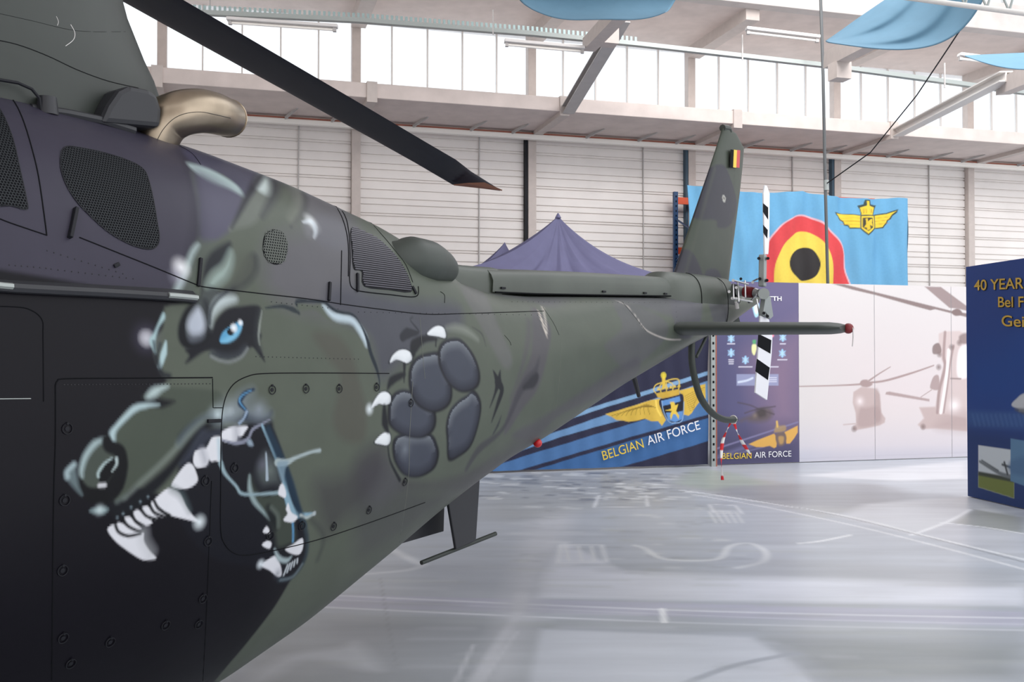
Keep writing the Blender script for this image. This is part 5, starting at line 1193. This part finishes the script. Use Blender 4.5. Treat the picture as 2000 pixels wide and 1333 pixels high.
bl = grid_mesh('main_rotor_blade', np.array(nb), 'blade'); attach(bl, hp)
MB().tube([HUB, up_[0].lerp(lo_[0], .5)], [.07, .05], 10).build('blade_grip', 'dark', hp, smooth=True)
u_ = (up_[-1] - lo_[-2]); tc_ = [at_depth(886, 362.5, 7.93), at_depth(915, 359.5, 7.98), at_depth(946, 358.5, 8.1), at_depth(981, 373, 8.40)]
MB().prism(tc_, Vector((0, 0, .006)) - FW * .02).build('blade_tip', 'copper', bl, bevel=.001)
# --- scoop behind the intake
hpth = [((720, 480), .34, .03), ((765, 503), .42, .085), ((800, 508), .45, .112), ((835, 514), .45, .108), ((860, 522), .43, .085), ((874, 530), .41, .062)]
pts = smooth_poly([tuple(on_w(x, y, w)) for (x, y), w, _ in hpth], False, 5); rr_ = np.interp(np.linspace(0, 1, len(pts)), np.linspace(0, 1, len(hpth)), [r for *_, r in hpth])
sco = MB().tube([Vector(p) for p in pts], list(rr_), 24, cap=False).build('air_scoop', 'olive', hp, smooth=True)
MB().cyl(Vector(pts[-2]), Vector(pts[-1]), rr_[-1] * .97, 18).build('scoop_opening', 'black', sco)
# --- drive shaft cover on the boom
def cover(name, stations, m, wd=.13):
    A_ = []
    for x, yt, yb in stations:
        st, _, zt = hl(on_w(x, yt, wd * .7)); sb, _, zb = hl(on_w(x, yb, wd)); s_ = (st + sb) / 2; row = []
        for w, z in ((wd, zb), (wd + .004, zb + (zt - zb) * .5), (wd - .012, zt - .03), (wd * .72, zt - .004), (wd * .35, zt + .008), (0, zt + .012), (-wd * .35, zt + .008), (-wd * .72, zt - .004), (-wd + .012, zt - .03), (-wd, zb)):
            row.append(tuple(heli(s_, w, z)))
        A_.append(row)
    o = grid_mesh(name, np.array(A_), m); attach(o, hp)
    
    for a_ in (A_[0], A_[-1]): MB().add(a_, [tuple(range(10))]).build(name + '_end', m, o, fixn=False)
    shade(o.data); return o
mk('paint_plain', '444a42', .42, noise=.18, nscale=2.2, bump=.05, bscale=9)
cover('shaft_fairing', [(868, 512, 560), (890, 517, 568), (920, 521, 574), (975, 525, 590)], 'paint_plain', .12)
sc1 = cover('shaft_cover', [(957, 527, 570), (975, 528, 573), (1050, 530, 575), (1130, 533, 576), (1220, 538, 578), (1312, 544, 580), (1345, 546, 580)], 'paint_plain', .135)
MB().tube([on_w(x, y, .140) for x, y in ((968, 571), (1050, 574.5), (1130, 576), (1220, 577.5), (1345, 579))], .005, 6).build('cover_gap', 'seam', sc1)
for x in (983, 1180, 1260, 1300): MB().box(on_w(x, 563 + (x - 983) * .035, .142), AX * .02, NX * .004, (0, 0, .006)).build('cover_latch', 'dark', sc1)
# --- fin
frows = [(250, 1411, 1421), (262, 1408, 1437), (290, 1399, 1452), (330, 1386, 1448.5), (380, 1369, 1443), (440, 1349, 1435), (500, 1329, 1427), (530, 1319, 1423), (548, 1306, 1421), (562, 1296, 1420)]
fy = np.linspace(250, 562, 130); fl0 = np.interp(fy, [r[0] for r in frows], [r[1] for r in frows]); fl1 = np.interp(fy, [r[0] for r in frows], [r[2] for r in frows])
Pn = np.zeros((130, 121, 3)); sz = np.zeros((130, 121, 2))
for i, y in enumerate(fy):
    a, b = on_w(fl0[i], y, 0), on_w(fl1[i], y, 0); sa, _, za = hl(a); sb, _, zb = hl(b); th_ = .022 + .03 * (i / 129)
    for j in range(121):
        t = 2 * math.pi * j / 120; c = .5 - .5 * math.cos(t); s_ = sa + (sb - sa) * c; z = za + (zb - za) * c
        Pn[i, j] = heli(s_, th_ * (abs(math.sin(t)) ** .7) * (1 if math.sin(t) >= 0 else -1), z); sz[i, j] = (s_, z)
FA = Art(sz.reshape(-1, 2), '4a5047', lambda p: np.array([(lambda q: (hl(q)[0], q.z))(on_w(x, y, .03)) for x, y in p]))
FA.poly([(1390, 330), (1412, 322), (1425, 345), (1440, 400), (1425, 440), (1400, 445), (1395, 430), (1360, 425), (1378, 370)], '3b3a43', .01)
FA.poly([(1335, 490), (1355, 500), (1370, 560), (1330, 570), (1320, 540)], '3f3e46', .01); FA.poly([(1375, 530), (1400, 530), (1410, 570), (1370, 570)], '42414a', .01)
FA.line([(1398, 330), (1330, 560)], '55594f', .03, .02, .5); FA.line([(1437, 300), (1425, 500)], '3c4038', .008, .004)
FA.glow((1413, 388), .032, 'd8d6cc', 1, .2); FA.glow((1413, 388), .016, '4a4a48', 1, .3)
fin = grid_mesh('tail_fin', Pn, 'paint', FA.c * .8); attach(fin, hp)
e_ = [tuple(Pn[0, j]) for j in range(120)]; MB().add(e_, [tuple(range(120))]).build('fin_cap', 'olive', fin, fixn=False)
MB().tube([on_w(1411, 250, 0), on_w(1422, 252, 0), on_w(1424, 258, 0)], .03, 8).build('fin_tip_light', 'olive_dark', fin, smooth=True)
for k, c in enumerate(('black', 'yellow', 'red')):
    x0, x1 = 1427 + k * 6.2, 1427 + (k + 1) * 6.2
    MB().prism([on_w(x0, 292 + k * .5, .047), on_w(x1, 293 + k * .5, .047), on_w(x1 - 1.5, 328, .047), on_w(x0 - 1.5, 327, .047)], NX * .001).build('flag_band', c, fin)
# fin root and tail cone rings
def drum(name, st, m):
    A_ = []
    for s_, w, zb, zt in st:
        A_.append([tuple(heli(s_, w * (abs(math.sin(t)) ** .8) * (1 if math.sin(t) > 0 else -1), (zb + zt) / 2 + (zt - zb) / 2 * (abs(math.cos(t)) ** .7) * (1 if math.cos(t) > 0 else -1))) for t in np.linspace(0, 2 * math.pi, 41)])
    o = grid_mesh(name, np.array(A_), m); attach(o, hp); 
    for a_ in (A_[0], A_[-1]): MB().add(a_[:-1], [tuple(range(40))]).build(name + '_end', m, o, fixn=False)
    return o
sA = hl(on_w(1318, 560, .15))[0]; sB = hl(on_w(1424, 560, .1))[0]
drum('fin_root', [(sA - .12, .10, 2.0, 2.17), (sA, .17, 1.80, 2.26), (sA + .25, .19, 1.78, 2.27), (sA + .6, .18, 1.82, 2.28), (sB, .15, 1.88, 2.28)], 'paint_plain')
for f in (.35, .8): s_ = sA + (sB - sA) * f; MB().tube([heli(s_, .19 * abs(math.sin(t)) ** .8, 2.03 + .245 * math.copysign(abs(math.cos(t)) ** .7, math.cos(t))) for t in np.linspace(.2, 2.9, 24)], .003, 5).build('root_seam', 'seam', hp)
MB().prism([on_w(1402, 642, .02), on_w(1434, 608, .02), on_w(1441, 634, .02)], NX * .03).build('ventral_fin', 'olive_dark', hp, bevel=.004)
# --- stabilizer
def stab(w0, w1, name):
    r0 = on_w(1316, 642, .22); s0 = hl(r0)[0]; z0 = r0.z; ptip = on_s(1658, 641, s0); A_ = []
    for k in range(24):
        f = k / 23; w = w0 + (w1 - w0) * f; th_ = (.052 - .012 * f) * (1 if f < .94 else 1 - .5 * (f - .94) / .06); z = z0 + (ptip.z - z0) * max(0, (abs(w) - .22) / (abs(w1) - .22)); ch = .19 * (1 if f < .93 else 1 - .25 * (f - .93) / .07)
        A_.append([tuple(heli(s0 + .05 + ch * math.cos(t), w, z + th_ * math.sin(t))) for t in np.linspace(0, 2 * math.pi, 25)])
    o = grid_mesh(name, np.array(A_), 'olive'); attach(o, hp); MB().add(A_[-1][:-1], [tuple(range(24))]).build('stabilizer_tip', 'olive_dark', o, fixn=False); return o, s0, z0, ptip
_, s0, z0, ptip = stab(.1, 1.0, 'tmp_stabilizer'); 
wt = hl(ptip)[1] - .03; o_ = bpy.data.objects['tmp_stabilizer']; 
for c in list(o_.children): bpy.data.objects.remove(c)
bpy.data.objects.remove(o_)
st1, *_ = stab(.1, wt, 'stabilizer'); st2, *_ = stab(-.1, -wt, 'stabilizer')
for s_, w in ((-.06, .1),): MB().torus(heli(s0 + .05, .21, z0), NX, .075, .012, 16, 6).build('stabilizer_collar', 'black', hp, smooth=True)
pt = on_w(1657, 642, wt + .01); cv = MB().ball(pt, .035, 12, 8, (1, 1, 1)).build('tip_cover', 'dark_red', st1, smooth=True)
MB().tube([pt + Vector((0, 0, .03)), pt + Vector((.02, -.03, .0)), pt + Vector((.025, -.02, -.06)), pt + Vector((.02, -.02, -.12))], .004, 5).build('strap', 'off_white', cv)
# --- tail rotor
WR = .42
def tw_px(x, y, w=WR): return on_w(x, y, w)
trr = MB().cyl(tw_px(1490, 574, .36), tw_px(1492, 574, .50), .045, 14).build('tail_rotor_hub', 'metal_grey', hp, smooth=True)
def tblade(poly, bands, name):
    b_ = MB().prism([tw_px(*p) for p in poly], NX * .014).build(name, 'white', trr, bevel=.003)
    for q in bands: MB().prism([tw_px(*p, WR + .0145) for p in q], NX * .001).build('dark_band', 'black', b_)
    return b_
tz = sc(1380, 540, 5.125); tz2 = sc(1200, 230, 2.962)
tblade(tz([(525, 395), (610, 430), (645, 600), (638, 770), (612, 1035), (592, 1240), (475, 1165), (482, 1050), (500, 800), (515, 590)]), [tz([(517, 575), (648, 640), (638, 775), (508, 700)]), tz([(503, 825), (632, 915), (614, 1040), (488, 952)])], 'tail_rotor_blade')
tblade(tz2([(862, 392), (874, 395), (890, 440), (888, 700), (882, 792), (862, 792), (855, 440)]), [tz2([(860, 495), (889, 520), (889, 590), (859, 545)]), tz2([(860, 620), (887, 650), (884, 700), (861, 665)])], 'tail_rotor_blade')
MB().beam(tw_px(1490, 498), tw_px(1489, 560), .05, .055, AX).build('blade_yoke', 'metal_grey', trr, bevel=.006)
MB().beam(tw_px(1493, 585), tw_px(1488, 618), .045, .05, AX).build('blade_yoke', 'metal_grey', trr, bevel=.006)
MB().prism([tw_px(*p, WR - .01) for p in tz([(560, 200), (600, 200), (630, 400), (600, 430), (545, 350), (555, 260)])], NX * .035).build('yoke_plate', 'metal_grey', trr, bevel=.004)
for p in ((1492, 612), (1499, 618), (1482, 505), (1500, 505), (1484, 545), (1498, 548)): MB().cyl(tw_px(*p, WR - .03), tw_px(*p, WR + .05), .013, 8).build('bolt', 'dark', trr)
sh0 = on_w(1408, 565, 0); sh1 = tw_px(1490, 574)
sd = sh1 - sh0
MB().tube([sh0, sh1], .022, 10).build('tail_rotor_shaft', 'metal', hp, smooth=True)
for f0, f1, r, m_ in ((.12, .2, .065, 'dark'), (.22, .27, .05, 'metal'), (.30, .42, .058, 'dark'), (.44, .56, .045, 'metal_grey'), (.60, .80, .05, 'dark_red'), (.82, .9, .04, 'metal')):
    MB().cyl(sh0 + sd * f0, sh0 + sd * f1, r, 14, r * .85).build('shaft_collar', m_, hp, smooth=True)
for a, b in (((1432, 548), (1462, 556)), ((1428, 582), (1470, 590)), ((1478, 585), (1484, 618)), ((1470, 550), (1480, 545)), ((1432, 555), (1433, 585)), ((1441, 552), (1443, 590)), ((1455, 549), (1456, 582)), ((1463, 592), (1478, 575))):
    MB().tube([on_w(*a, .28), on_w(*b, .40)], .007, 6).build('pitch_link', 'metal', hp)
for x, y in ((1432, 548), (1430, 583), (1443, 590), (1438, 562), (1447, 545), (1484, 618), (1470, 552), (1463, 590), (1424, 570), (1452, 583)):
    MB().cyl(on_w(x, y, .27), on_w(x, y, .33), .012, 8).build('link_bolt', 'dark' if x % 2 else 'metal', hp)
MB().tube([on_w(1438, 590, .2), on_w(1440, 603, .2)], .016, 8).build('grease_cup', 'off_white', hp)
# --- tail guard
gpt = smooth_poly([tuple(on_w(x, y, .04)) for x, y in ((1352, 655), (1351, 700), (1357, 740), (1370, 780), (1392, 808), (1415, 820), (1436, 820))], False, 6)
tg = MB().tube([Vector(p) for p in gpt], .028, 10).build('tail_guard', 'olive', hp, smooth=True)
MB().tube([on_w(1360, 698, .04), on_w(1386, 645, .04)], .013, 8).build('guard_strut', 'olive', tg)
# --- aerials and lamps under the belly
MB().prism([on_w(*p, .03) for p in ((862, 930), (934, 915), (925, 1056), (886, 1074))], NX * .02).build('aerial_blade', 'charcoal', hp, bevel=.006)
MB().tube([on_w(823, 1100, .02), on_w(968, 1043, .02)], .0125, 10).build('aerial_rod', 'olive_dark', hp, smooth=True)
MB().prism([on_w(*p, -.12) for p in ((760, 1068), (863, 1038), (866, 940), (760, 970))], NX * .015).build('belly_plate', 'charcoal', hp, bevel=.003)
MB().tube([on_w(752, 1050, .05), on_w(750, 1075, .05)], .012, 8).build('drain_pipe', 'dark', hp)
MB().ball(on_w(1050, 866, .34), .026, 12, 8).build('belly_lamp', 'red', hp, smooth=True)
MB().tube([on_w(1236, 728, .10), on_w(1248, 775, .10)], [.020, .014], 8).build('belly_aerial', 'charcoal', hp, smooth=True)
# --- striped tape tied to the guard
def ribbon(pts, w, n=60):
    P_ = smooth_poly([tuple(on_w(x, y, .0)) for x, y in pts], False, 12); n = len(P_); A_ = []; c = []
    for i, p in enumerate(P_):
        side = Vector((math.cos(i * .12), math.sin(i * .12) * .5, 0)) * w / 2; A_.append([tuple(Vector(p) - side), tuple(Vector(p) + side)]); c += [lin('d8202c' if (i // 5) % 2 else 'f0eeee')] * 2
    o = grid_mesh('tape_end', np.array(A_), 'print', np.array(c)); s_ = o.modifiers.new('t', 'SOLIDIFY'); s_.thickness = .002; return o
tp = thing('barrier_tape', 'red and white striped tape tied to the curved tail guard of the helicopter', 'tape', on_w(1430, 822, 0))
attach(ribbon([(1431, 820), (1420, 840), (1411, 865), (1409, 900), (1411, 938)], .03), tp)
attach(ribbon([(1432, 820), (1440, 845), (1452, 868), (1466, 889)], .035), tp)
attach(MB().torus(on_w(1432, 820, .03), (on_w(1440, 820, .03) - on_w(1424, 819, .03)), .033, .006, 14, 6).build('tape_knot', 'off_white'), tp)
